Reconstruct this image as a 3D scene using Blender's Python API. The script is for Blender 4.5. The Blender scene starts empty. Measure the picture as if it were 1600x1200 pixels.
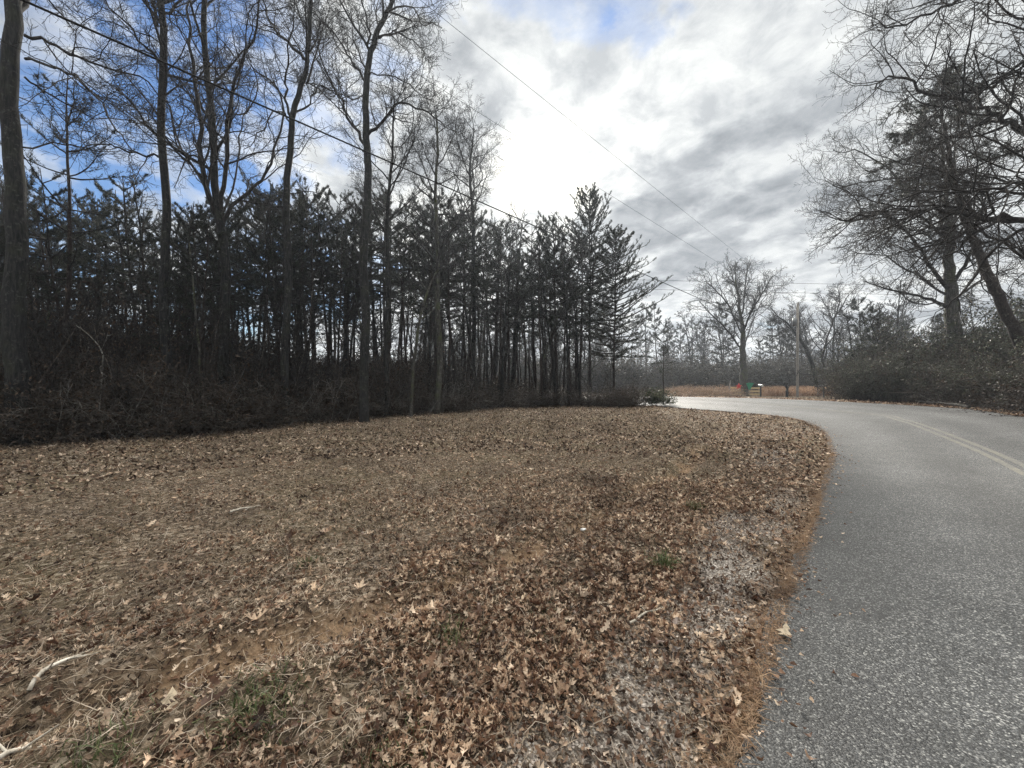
import bpy, math, random
import numpy as np
from math import radians as R, sin, cos, pi, sqrt

C = bpy.context.scene.collection
sc = bpy.context.scene
F = 620.0; CAMZ = 1.6; HOR = 600.0        # photograph: focal length in its pixels, eye height, horizon row

# ------------------------------------------------------------------ camera
cam = bpy.data.cameras.new("camera"); co = bpy.data.objects.new("camera", cam); C.objects.link(co)
cam.sensor_width = 36.0; cam.lens = 36.0*F/1600.0; cam.clip_start = 0.05; cam.clip_end = 3000
co.location = (0, 0, CAMZ); co.rotation_euler = (R(90), 0, 0); sc.camera = co

# ------------------------------------------------------------------ node helper
class NT:
    def __init__(s, tree): s.t = tree; s.n = tree.nodes; s.l = tree.links
    def new(s, typ, ins=None, **kw):
        n = s.n.new(typ)
        for k, v in kw.items(): setattr(n, k, v)
        for k, v in (ins or {}).items():
            i = n.inputs[k]
            if hasattr(v, 'is_output') or isinstance(v, bpy.types.NodeSocket): s.l.new(v, i)
            else: i.default_value = v
        return n
    def math(s, op, a, b=0.0, c=0.0, clamp=False):
        n = s.n.new('ShaderNodeMath'); n.operation = op; n.use_clamp = clamp
        for i, v in enumerate((a, b, c)):
            if isinstance(v, bpy.types.NodeSocket): s.l.new(v, n.inputs[i])
            else: n.inputs[i].default_value = v
        return n.outputs[0]
    def vmath(s, op, a, b=(0,0,0)):
        n = s.n.new('ShaderNodeVectorMath'); n.operation = op
        for i, v in enumerate((a, b)):
            if isinstance(v, bpy.types.NodeSocket): s.l.new(v, n.inputs[i])
            else: n.inputs[i].default_value = v
        return n
    def noise(s, vec, scale, detail=4, rough=0.55, dist=0.0):
        n = s.new('ShaderNodeTexNoise', {'Scale': scale, 'Detail': detail, 'Roughness': rough, 'Distortion': dist})
        if vec is not None: s.l.new(vec, n.inputs['Vector'])
        return n
    def ramp(s, fac, stops, interp='LINEAR'):
        n = s.n.new('ShaderNodeValToRGB'); s.l.new(fac, n.inputs[0]); r = n.color_ramp; r.interpolation = interp
        while len(r.elements) < len(stops): r.elements.new(0.5)
        for e, (p, c) in zip(r.elements, stops):
            e.position = p; e.color = (c, c, c, 1) if isinstance(c, (int, float)) else (*c, 1)
        return n.outputs[0]
    def mix(s, fac, a, b, blend='MIX'):
        n = s.n.new('ShaderNodeMix'); n.data_type = 'RGBA'; n.blend_type = blend
        for i, v in ((0, fac), (6, a), (7, b)):
            if isinstance(v, bpy.types.NodeSocket): s.l.new(v, n.inputs[i])
            elif i == 0: n.inputs[0].default_value = v
            else: n.inputs[i].default_value = (*v, 1) if len(v) == 3 else v
        return n.outputs[2]

# ------------------------------------------------------------------ world: sky with broken cloud, sun behind thin cloud
SUN_EL = R(27.0); SUN_AZ = R(4.6)          # azimuth from +Y towards +X
SUN = (sin(SUN_AZ)*cos(SUN_EL), cos(SUN_AZ)*cos(SUN_EL), sin(SUN_EL))
world = bpy.data.worlds.new("World"); sc.world = world; world.use_nodes = True
wt = NT(world.node_tree); wt.n.clear()
def dirn(px, py):
    v = np.array([(px-800)/F, 1.0, (HOR-py)/F]); v /= np.linalg.norm(v); return tuple(v)
tc = wt.new('ShaderNodeTexCoord').outputs['Generated']
nrm = wt.vmath('NORMALIZE', tc).outputs[0]
sp = wt.new('ShaderNodeSeparateXYZ', {0: nrm})
zz = wt.math('ADD', wt.math('MAXIMUM', sp.outputs[2], 0.0), 0.24)
pl = wt.new('ShaderNodeCombineXYZ', {0: wt.math('DIVIDE', sp.outputs[0], zz), 1: wt.math('DIVIDE', sp.outputs[1], zz), 2: 0.0}).outputs[0]
sky = wt.new('ShaderNodeTexSky', sky_type='NISHITA', sun_disc=False, sun_elevation=SUN_EL, sun_rotation=SUN_AZ,
             air_density=1.3, dust_density=0.6, ozone_density=2.0)
skyc = wt.mix(1.0, sky.outputs[0], (0.66, 0.86, 1.18), 'MULTIPLY')
bg_sky = wt.new('ShaderNodeBackground', {'Color': skyc, 'Strength': 0.036})
def lobe(px, py, k):
    """1 towards a direction of the sky, falling off around it"""
    d = wt.vmath('DOT_PRODUCT', nrm, dirn(px, py)).outputs['Value']
    return wt.math('POWER', wt.math('MAXIMUM', d, 0.0), k)
sund = wt.math('MAXIMUM', wt.vmath('DOT_PRODUCT', nrm, SUN).outputs['Value'], 0.0)
# coordinates turned so that the streets of cloud run from low left to high right
rot = wt.new('ShaderNodeMapping', {'Vector': pl, 'Rotation': (0, 0, R(-40))}).outputs[0]
mp = wt.new('ShaderNodeMapping', {'Vector': rot, 'Scale': (1.0, 0.5, 1.0)}).outputs[0]
big = wt.noise(mp, 1.5, 7, 0.52, 0.25).outputs[0]
small = wt.noise(pl, 4.6, 9, 0.56, 0.15).outputs[0]
streak = wt.noise(wt.new('ShaderNodeMapping', {'Vector': rot, 'Location': (3.4, 7.3, 0), 'Scale': (1.0, 0.30, 1)}).outputs[0], 3.0, 6, 0.5, 0.15).outputs[0]
def acc(items, base):
    v = base
    for a, k in items: v = wt.math('MULTIPLY_ADD', a, k, v) if isinstance(v, bpy.types.NodeSocket) else wt.math('MULTIPLY_ADD', a, k, v)
    return v
bias = acc([(lobe(200, 60, 5.0), -0.20), (lobe(880, 10, 30), -0.24), (lobe(1040, 40, 160), -0.20), (lobe(1470, 45, 60), -0.20), (lobe(520, 120, 14), -0.03), (lobe(20, 30, 30), 0.06),
            (lobe(850, 270, 9), 0.26), (lobe(800, 230, 60), 0.12), (lobe(1250, 230, 10), 0.20), (lobe(1200, 470, 260), -0.26)], 0.145)
dens = wt.math('ADD', wt.math('ADD', wt.math('MULTIPLY', big, 0.45), wt.math('MULTIPLY', small, 0.55)), bias)
cover = wt.ramp(dens, [(0.47, 0.0), (0.53, 0.5), (0.61, 1.0)], 'EASE')
glow = wt.math('POWER', sund, 10.0); core = wt.math('POWER', sund, 320.0)
thick = wt.ramp(wt.math('MULTIPLY_ADD', small, 0.34, wt.math('MULTIPLY', streak, 0.74)), [(0.43, 0.98), (0.54, 0.84), (0.66, 0.50)], 'EASE')
bright = wt.math('MULTIPLY', thick, acc([(glow, 0.02), (core, 1.0), (lobe(100, 250, 3), 0.09), (lobe(1000, 240, 200), 0.10), (lobe(1250, 100, 12), -0.01)], 0.35))
# unseen cloud high overhead is brightened as added fill light on the ground
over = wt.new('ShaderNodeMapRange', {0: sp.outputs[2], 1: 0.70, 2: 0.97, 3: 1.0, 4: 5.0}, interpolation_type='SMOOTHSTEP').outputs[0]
billow = wt.noise(pl, 8.5, 6, 0.6, 0.3).outputs[0]
bright = wt.math('MULTIPLY', bright, wt.ramp(billow, [(.36, .70), (.60, 1.04)]))
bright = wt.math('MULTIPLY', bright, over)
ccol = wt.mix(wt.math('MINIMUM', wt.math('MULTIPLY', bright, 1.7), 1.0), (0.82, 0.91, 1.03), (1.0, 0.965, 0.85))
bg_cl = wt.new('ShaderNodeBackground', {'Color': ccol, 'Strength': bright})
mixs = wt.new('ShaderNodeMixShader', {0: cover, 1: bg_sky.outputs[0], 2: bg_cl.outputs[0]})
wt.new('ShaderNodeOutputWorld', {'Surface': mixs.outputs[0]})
world.cycles.sampling_method = 'MANUAL'; world.cycles.sample_map_resolution = 512

sun = bpy.data.lights.new("sun", 'SUN'); so = bpy.data.objects.new("sun", sun); C.objects.link(so)
sun.energy = 2.4; sun.angle = R(7); sun.color = (1.0, 0.94, 0.84)
from mathutils import Vector
so.rotation_euler = Vector(SUN).to_track_quat('Z', 'Y').to_euler()
sc.view_settings.view_transform = 'Standard'; sc.view_settings.look = 'None'
sc.view_settings.exposure = 1.62; sc.view_settings.gamma = 1.0
sc.cycles.max_bounces = 5; sc.cycles.diffuse_bounces = 2; sc.cycles.glossy_bounces = 2; sc.cycles.transmission_bounces = 3
sc.cycles.volume_bounces = 0; sc.cycles.use_adaptive_sampling = True; sc.cycles.adaptive_threshold = 0.02
sc.cycles.use_denoising = True; sc.cycles.denoiser = 'OPENIMAGEDENOISE'; sc.cycles.denoising_input_passes = 'RGB_ALBEDO_NORMAL'; sc.cycles.denoising_prefilter = 'NONE'

# ------------------------------------------------------------------ the lie of the land
def W(px, py, Z): return ((px-800)/F*Z, Z, CAMZ+(HOR-py)/F*Z)
def cr(pts, n):
    """dense Catmull-Rom through points"""
    P = np.array([pts[0]]+list(pts)+[pts[-1]], float); out = []
    for i in range(1, len(P)-2):
        a, b, c, d = P[i-1], P[i], P[i+1], P[i+2]
        for t in np.linspace(0, 1, n, endpoint=False):
            out.append(0.5*((2*b)+(-a+c)*t+(2*a-5*b+4*c-d)*t*t+(-a+3*b-3*c+d)*t**3))
    out.append(P[-2]); return np.array(out)
Lc = [(-8, -9, 0), (-3.2, -3.3, 0), (-0.55, 0, 0), W(1140, 1200, 1.65), W(1215, 960, 2.75), W(1263, 830, 4.28), W(1291, 742, 6.7),
      W(1298, 702, 9.0), W(1275, 667, 12.3), W(1200, 649, 15.6), W(1050, 637, 20), (4.6, 25.0, .38), (-3, 31, .33), (-17, 37.5, .3), (-45, 44, .3), (-90, 50, .3)]
Rc = [(-3.2, -13.5, .3), (1.4, -7.6, .3), (4.2, -4.0, .3), (5.6, -2.2, .3), (6.9, -0.8, .3), (8.3, 1.2, .3), (10.5, 4.6, .34),
      (12.7, 7.5, .42), W(1600, 652, 12.5), W(1460, 636, 17), W(1200, 623, 25), W(1050, 620, 29), (1.5, 36.2, .5), (-14.5, 43.5, .4), (-44, 50.5, .3), (-90, 57, .3)]
Cc = [(-5.6, -11.2, .15), (-1, -5.5, .15), (1.8, -2.1, .15), W(1960, 1200, 1.0)[:2]+(.15,), (4.0, 1.1, .15), (5.6, 3.2, .15), (8.5, 6.6, .163),
      W(1500, 690, 9.0), W(1410, 657, 12.4), W(1338, 646, 15.4), W(1120, 628, 24), (10.0-1.2, 27.6, .5), (-0.8, 33.6, .42), (-15.8, 40.5, .35), (-44.5, 47.2, .3), (-90, 53.5, .3)]
Cc[3] = (2.7, -0.7, .15)
NS = 14
LE, RE, CE = cr(Lc, NS), cr(Rc, NS), cr(Cc, NS)
anch = [(0, 0, 0), (-3, 3, 0), (-8, 5, 0), (-14, 8, 0), (-12, 12, .0), (-8, 16, .08), (-3, 20, .2), (2, 22.5, .33), (7.5, 21.3, .42), (3, 12, .12), (-3, 10, .03),
        (4, 17, .25), (-30, 10, .05), (-30, 30, .25), (-15, 25, .2), (-50, 0, 0), (-20, -10, 0), (20, -15, .3), (18, 3, .5), (20, 15, .62), (24, 22, .70), (33, 25, .8),
        (19, 30, .52), (28.8, 40, .18), (24.4, 42, .25), (23, 35, .35), (33, 33, .45), (20, 60, .42), (45, 60, .5), (-20, 60, .35), (0, 50, .35), (60, 20, .8), (0, 100, .4), (70, 100, .5), (-100, 100, .3), (120, 30, .6), (-120, 0, .1), (0, -60, 0)]
cp = np.array([tuple(p) for p in Lc[1:-1:1]]+[tuple(p) for p in Rc[1:-1]]+[tuple(p) for p in Cc[6:10]]+anch, float)
def tpsk(r2): return 0.5*r2*np.log(r2+1e-9)
def _fit():
    n = len(cp); d = ((cp[:, None, :2]-cp[None, :, :2])**2).sum(-1); K = tpsk(d)+np.eye(n)*1.0
    P = np.c_[np.ones(n), cp[:, :2]]; A = np.block([[K, P], [P.T, np.zeros((3, 3))]])
    return np.linalg.solve(A, np.r_[cp[:, 2], 0, 0, 0])
_w = _fit()
def hgt(x, y):
    x = np.asarray(x, float); y = np.asarray(y, float); sh = x.shape; x = x.ravel(); y = y.ravel(); out = np.empty(len(x))
    for i in range(0, len(x), 1500):
        X, Y = np.clip(x[i:i+1500], -130, 130), np.clip(y[i:i+1500], -70, 110)
        d = (X[:, None]-cp[None, :, 0])**2+(Y[:, None]-cp[None, :, 1])**2
        out[i:i+1500] = tpsk(d)@_w[:-3]+_w[-3]+_w[-2]*X+_w[-1]*Y
    return out.reshape(sh)
def h1(x, y): return float(hgt([x], [y])[0])
def segdist(x, y, E):
    """signed distance to polyline E: positive on its left side (seen along it)"""
    x = np.asarray(x, float); y = np.asarray(y, float); out = np.empty(len(x)); A = E[:-1, :2]; B = E[1:, :2]; D = B-A; L2 = (D**2).sum(1)+1e-12
    for i in range(0, len(x), 1500):
        P = np.stack([x[i:i+1500], y[i:i+1500]], 1)
        v = P[:, None]-A[None]; t = np.clip((v*D[None]).sum(-1)/L2, 0, 1); q = v-t[..., None]*D[None]; dd = (q**2).sum(-1); k = dd.argmin(1); r = np.arange(len(P))
        s = np.sign(D[k, 0]*v[r, k, 1]-D[k, 1]*v[r, k, 0]); out[i:i+1500] = np.sqrt(dd[r, k])*s
    return out
def offroad(x, y):
    """distance outside the asphalt (negative on it)"""
    return np.maximum(segdist(x, y, LE), -segdist(x, y, RE))
def vnoise(x, y, s, seed=0):
    """smooth value noise"""
    x = np.asarray(x, float)/s+seed*17.3; y = np.asarray(y, float)/s-seed*9.1
    xi = np.floor(x).astype(np.int64); yi = np.floor(y).astype(np.int64); fx = x-xi; fy = y-yi; fx = fx*fx*(3-2*fx); fy = fy*fy*(3-2*fy)
    def hsh(a, b):
        n = (a*374761393+b*668265263+seed*974711) & 0xffffffff; n = ((n ^ (n >> 13))*1274126177) & 0xffffffff; return ((n ^ (n >> 16)) & 0xffff)/65535.0
    return (hsh(xi, yi)*(1-fx)+hsh(xi+1, yi)*fx)*(1-fy)+(hsh(xi, yi+1)*(1-fx)+hsh(xi+1, yi+1)*fx)*fy
RUT = cr([(-4.5, .9, 0), (-2.45, 1.85, 0), (-1.9, 2.16, 0), (-1.48, 2.48, 0), (-.98, 2.78, 0), (-.5, 3.3, 0), (.7, 4.35, 0), (2.0, 6.2, 0), (3.1, 7.3, 0), (4.6, 9.5, 0)], 8)
RUT2 = cr([(-4.0, -.6, 0), (-.9, 1.65, 0), (.2, 2.6, 0), (1.6, 4.2, 0), (3.4, 6.8, 0), (5.6, 10.2, 0)], 8)
GRV = [(2.5, 4.3, .75, .35), (.95, 2.35, .45, .5), (.3, 1.75, .35, .35), (1.5, 2.9, .3, .4), (5.4, 8.3, .9, .4)]
def clay(x, y):
    d = np.abs(segdist(x, y, RUT)); w = .13+.12*vnoise(x, y, .7, 3)
    return np.clip(1.4-d/w, 0, 1)*np.clip((vnoise(x, y, .45, 5)*.6+vnoise(x, y, .16, 6)*.4-.39)*5, 0, 1)
def gravel(x, y):
    g = np.zeros(len(x))
    for cx, cy, a, b in GRV:
        u = ((x-cx)*.65+(y-cy)*.76)/a; v = (-(x-cx)*.76+(y-cy)*.65)/b; g = np.maximum(g, np.clip(1.5-(u*u+v*v)*1.1, 0, 1))
    d = segdist(x, y, LE); band = np.exp(-((d-.42)/.30)**2)*np.clip((6.5-y)/2.5, 0, 1)
    g = np.maximum(g, band*1.1)*np.clip((vnoise(x, y, .5, 7)-.18)*3, 0, 1)
    return np.clip(g*(.45+1.1*vnoise(x, y, .25, 8)), 0, 1)
def gz(x, y):
    """height of the finished ground, with its small bumps"""
    x = np.asarray(x, float); y = np.asarray(y, float); o = offroad(x, y)
    b = (vnoise(x, y, 1.3, 1)-.5)*.07+(vnoise(x, y, .33, 2)-.5)*.035+(vnoise(x, y, .09, 4)-.5)*.014
    d = np.abs(segdist(x, y, RUT)); b = b-.085*np.exp(-(d/.17)**2)+.035*np.exp(-((d-.32)/.12)**2)
    return hgt(x, y)+b*np.clip(o/.5, 0, 1)-np.clip(o/.05, 0, 1)*.012-.0*o

# ------------------------------------------------------------------ mesh helpers
def mesh_np(name, V, Fq, mat, attrs=None, smooth=True, loops=None):
    """V (n,3); Fq list of (m,k) index arrays"""
    me = bpy.data.meshes.new(name); V = np.asarray(V, np.float32)
    Fq = [np.asarray(f, np.int32) for f in Fq if len(f)]
    me.vertices.add(len(V)); me.vertices.foreach_set('co', V.ravel())
    nl = sum(f.size for f in Fq); npoly = sum(len(f) for f in Fq)
    me.loops.add(nl); me.polygons.add(npoly)
    me.loops.foreach_set('vertex_index', np.concatenate([f.ravel() for f in Fq]))
    tot = np.concatenate([np.full(len(f), f.shape[1], np.int32) for f in Fq]); st = np.r_[0, np.cumsum(tot)[:-1]].astype(np.int32)
    me.polygons.foreach_set('loop_start', st); me.polygons.foreach_set('loop_total', tot)
    me.polygons.foreach_set('use_smooth', np.full(npoly, smooth, bool))
    for k, a in (attrs or {}).items():
        at = me.attributes.new(k, 'FLOAT', 'POINT'); at.data.foreach_set('value', np.asarray(a, np.float32))
    me.update(calc_edges=True); me.materials.append(mat); return me
def obj(name, me, parent=None, loc=None):
    me.name = name; o = bpy.data.objects.new(name, me); C.objects.link(o)
    if parent: o.parent = parent
    if loc is not None: o.location = loc
    return o
def tag(o, label=None, cat=None, group=None, kind=None):
    if label: o['label'] = label
    if cat: o['category'] = cat
    if group: o['group'] = group
    if kind: o['kind'] = kind
    return o
def empty(name, loc, label, cat, group=None, rz=0, s=1):
    o = bpy.data.objects.new(name, None); C.objects.link(o); o.location = loc; o.rotation_euler = (0, 0, rz); o.empty_display_size = .2
    o.scale = s if isinstance(s, (tuple, list)) else (s, s, s)
    return tag(o, label, cat, group)
def tubes(paths, sides=None):
    """paths: list of (pts, radii, level) -> V, F lists of arrays"""
    sides = sides or {0: 12, 1: 7, 2: 5, 3: 3, 4: 3, 5: 3}; groups = {}
    for p, r, l in paths: groups.setdefault((len(p), sides.get(l, 3)), []).append((p, r))
    Vs, Fs, off = [], [], 0
    for (n, k), it in groups.items():
        P = np.array([a for a, b in it]); Rr = np.array([b for a, b in it]); m = len(it)
        T = np.empty_like(P); T[:, 1:-1] = P[:, 2:]-P[:, :-2]; T[:, 0] = P[:, 1]-P[:, 0]; T[:, -1] = P[:, -1]-P[:, -2]
        T /= np.linalg.norm(T, axis=-1, keepdims=True)+1e-9
        D = P[:, -1]-P[:, 0]; D /= np.linalg.norm(D, axis=-1, keepdims=True)+1e-9
        ref = np.where(np.abs(D[:, 2:3]) > .75, [[1., 0.1, 0]], [[0, 0.1, 1.]])
        U = np.cross(T, ref[:, None]); U /= np.linalg.norm(U, axis=-1, keepdims=True)+1e-9; Vv = np.cross(T, U)
        a = np.arange(k)*2*pi/k
        ring = P[:, :, None]+Rr[:, :, None, None]*(np.cos(a)[None, None, :, None]*U[:, :, None]+np.sin(a)[None, None, :, None]*Vv[:, :, None])
        Vs.append(ring.reshape(-1, 3))
        i = np.arange(m)[:, None, None]*n*k+np.arange(n-1)[None, :, None]*k+np.arange(k)[None, None, :]
        j = np.arange(m)[:, None, None]*n*k+np.arange(n-1)[None, :, None]*k+((np.arange(k)+1) % k)[None, None, :]
        q = np.stack([i, j, j+k, i+k], -1).reshape(-1, 4)+off
        Fs.append(q); off += m*n*k
    return (np.concatenate(Vs) if Vs else np.zeros((0, 3))), Fs
def tube_obj(name, paths, mat, parent=None, sides=None):
    V, Fs = tubes(paths, sides); return obj(name, mesh_np(name, V, [np.concatenate(Fs)], mat), parent)
def prim_box(cx, cy, cz, sx, sy, sz, bev=.0, rot=0):
    """bevelled box as V,F"""
    import bmesh
    bm = bmesh.new(); bmesh.ops.create_cube(bm, size=1.0)
    for v in bm.verts: v.co.x *= sx; v.co.y *= sy; v.co.z *= sz
    if bev: bmesh.ops.bevel(bm, geom=bm.edges[:], offset=bev, segments=1, affect='EDGES')
    V = np.array([v.co[:] for v in bm.verts]); c, s = cos(rot), sin(rot); V = np.c_[V[:, 0]*c-V[:, 1]*s+cx, V[:, 0]*s+V[:, 1]*c+cy, V[:, 2]+cz]
    bm.verts.index_update(); Fq = [[v.index for v in f.verts] for f in bm.faces]; bm.free(); return V, Fq
def poly_obj(name, parts, mat, parent=None, smooth=False):
    V, Fa, off = [], [], 0
    for v, f in parts:
        V.append(np.asarray(v, float)); Fa += [[i+off for i in q] for q in f]; off += len(v)
    me = bpy.data.meshes.new(name); me.from_pydata(np.concatenate(V).tolist(), [], Fa); me.update(); me.materials.append(mat)
    if smooth: me.polygons.foreach_set('use_smooth', [True]*len(me.polygons))
    return obj(name, me, parent)

# ------------------------------------------------------------------ materials
def mat(name):
    m = bpy.data.materials.new(name); m.use_nodes = True; t = NT(m.node_tree); t.n.clear(); return m, t
def finish(t, bsdf, disp=None): t.new('ShaderNodeOutputMaterial', {'Surface': bsdf})
def bark(name, c1, c2, c3, moss=0.0, sc_=1.0, bump=.6):
    m, t = mat(name); tc = t.new('ShaderNodeTexCoord').outputs['Object']
    st = t.new('ShaderNodeMapping', {'Vector': tc, 'Scale': (1, 1, .16)}).outputs[0]
    n1 = t.noise(st, 22*sc_, 6, .65, .4).outputs[0]; n2 = t.noise(tc, 2.3, 4).outputs[0]; n3 = t.noise(tc, 9, 5, .7).outputs[0]
    col = t.ramp(n1, [(.36, c1), (.52, c2), (.68, c3)])
    lich = t.ramp(n3, [(.56, 0.0), (.66, .6)]); col = t.mix(lich, col, tuple(min(1, a*1.5+.03) for a in c3))
    if moss:
        ms = t.math('MULTIPLY', t.ramp(n2, [(.48, 0.0), (.62, 1.0)]), moss); col = t.mix(ms, col, (.07, .085, .03))
    b = t.new('ShaderNodeBump', {'Height': n1, 'Strength': bump, 'Distance': .03}).outputs[0]
    p = t.new('ShaderNodeBsdfPrincipled', {'Base Color': col, 'Roughness': .9, 'Normal': b, 'Specular IOR Level': .25})
    finish(t, p.outputs[0]); return m
M = {}
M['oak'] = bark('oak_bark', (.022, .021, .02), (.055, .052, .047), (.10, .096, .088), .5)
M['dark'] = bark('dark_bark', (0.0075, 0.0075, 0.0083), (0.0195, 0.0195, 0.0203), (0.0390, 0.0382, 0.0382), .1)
M['pine'] = bark('pine_bark', (0.0120, 0.0097, 0.0090), (0.0315, 0.0240, 0.0210), (0.0562, 0.0435, 0.0375), 0, 1.3)
M['pale'] = bark('pale_bark', (.06, .057, .052), (.13, .124, .115), (.24, .23, .215), .1, .8, .3)
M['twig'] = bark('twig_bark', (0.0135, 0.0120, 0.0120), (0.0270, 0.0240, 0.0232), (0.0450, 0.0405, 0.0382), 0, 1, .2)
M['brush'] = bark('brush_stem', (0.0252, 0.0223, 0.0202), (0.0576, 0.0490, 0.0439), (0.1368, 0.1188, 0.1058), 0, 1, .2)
M['deadwood'] = bark('dead_wood', (.28, .25, .21), (.48, .44, .38), (.62, .58, .52), 0, 1.5, .3)
M['polewood'] = bark('pole_wood', (0.1520, 0.1400, 0.1280), (0.2240, 0.2080, 0.1880), (0.2880, 0.2720, 0.2480), 0, 2, .2)
def leafmat(name, stops, trans=.35, rough=.6, scale=None):
    m, t = mat(name); g = t.new('ShaderNodeNewGeometry'); rnd = g.outputs['Random Per Island']
    col = t.ramp(rnd, stops); tc = t.new('ShaderNodeTexCoord').outputs['Object']
    n = t.noise(tc, scale or 60, 3).outputs[0]; col = t.mix(.55, col, t.ramp(n, [(.3, .45), (.7, 1.3)]), 'MULTIPLY')
    wet = t.noise(tc, 1.15, 6, .68, .8).outputs[0]; col = t.mix(.85, col, t.ramp(wet, [(.36, (.42, .36, .34)), (.50, (.92, .86, .83)), (.66, (1.25, 1.16, 1.10))]), 'MULTIPLY')     # damp and dry patches
    d = t.new('ShaderNodeBsdfPrincipled', {'Base Color': col, 'Roughness': rough, 'Specular IOR Level': .3})
    tr = t.new('ShaderNodeBsdfTranslucent', {'Color': col})
    mx = t.new('ShaderNodeMixShader', {0: trans, 1: d.outputs[0], 2: tr.outputs[0]}); finish(t, mx.outputs[0]); return m
M['litter'] = leafmat('dead_oak_leaf', [(0, (.045, .026, .019)), (.22, (.12, .066, .044)), (.45, (.24, .15, .10)), (.60, (.40, .28, .20)), (.78, (.60, .47, .35)), (1, (.78, .67, .54))], .25, .5)
M['litter_old'] = leafmat('old_crumbled_leaf', [(0, (.03, .02, .015)), (.4, (.085, .056, .04)), (.66, (.22, .15, .11)), (.84, (.50, .39, .30)), (1, (.76, .66, .55))], .15, .7)
M['straw'] = leafmat('dead_grass_blade', [(0, (.10, .08, .055)), (.35, (.22, .18, .125)), (.7, (.42, .36, .28)), (1, (.66, .60, .52))], .3, .7)
M['olive'] = leafmat('winter_grass_blade', [(0, (.06, .048, .034)), (.5, (.14, .11, .075)), (.8, (.25, .195, .14)), (1, (.36, .30, .22))], .3, .7)
M['green'] = leafmat('green_grass_blade', [(0, (.05, .075, .03)), (.5, (.10, .135, .055)), (1, (.21, .24, .12))], .35, .5)
M['needlefall'] = leafmat('fallen_needle', [(0, (.14, .085, .05)), (.5, (.28, .185, .115)), (1, (.44, .33, .22))], .2, .6)
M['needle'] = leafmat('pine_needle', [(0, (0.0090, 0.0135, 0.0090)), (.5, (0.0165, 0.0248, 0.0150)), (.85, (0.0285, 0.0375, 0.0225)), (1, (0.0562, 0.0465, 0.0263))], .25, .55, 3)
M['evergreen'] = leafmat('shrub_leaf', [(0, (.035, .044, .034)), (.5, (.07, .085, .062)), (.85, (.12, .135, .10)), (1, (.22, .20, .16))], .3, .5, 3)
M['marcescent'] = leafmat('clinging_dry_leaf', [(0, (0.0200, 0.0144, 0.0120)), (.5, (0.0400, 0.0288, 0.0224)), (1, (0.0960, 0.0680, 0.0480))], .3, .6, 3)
M['holly'] = leafmat('broad_leaf', [(0, (0.0300, 0.0500, 0.0220)), (.6, (0.0600, 0.0800, 0.0400)), (1, (0.1300, 0.1200, 0.0800))], .2, .6, 3)
M['field'] = leafmat('tall_dry_grass', [(0, (.30, .19, .12)), (.5, (.48, .33, .22)), (1, (.66, .50, .36))], .35, .7)
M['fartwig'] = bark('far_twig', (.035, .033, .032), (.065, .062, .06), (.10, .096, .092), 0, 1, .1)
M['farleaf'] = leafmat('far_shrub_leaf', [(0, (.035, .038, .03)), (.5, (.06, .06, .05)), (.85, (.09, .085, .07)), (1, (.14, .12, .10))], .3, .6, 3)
def plain(name, col, rough=.6, metal=0, nscale=12, var=.35):
    m, t = mat(name); tc = t.new('ShaderNodeTexCoord').outputs['Object']; n = t.noise(tc, nscale, 5).outputs[0]
    c = t.mix(var, (*col,), t.ramp(n, [(.3, tuple(a*.45 for a in col)), (.7, tuple(min(1, a*1.35) for a in col))]))
    b = t.new('ShaderNodeBump', {'Height': n, 'Strength': .15, 'Distance': .01}).outputs[0]
    p = t.new('ShaderNodeBsdfPrincipled', {'Base Color': c, 'Roughness': rough, 'Metallic': metal, 'Normal': b}); finish(t, p.outputs[0]); return m

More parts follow.
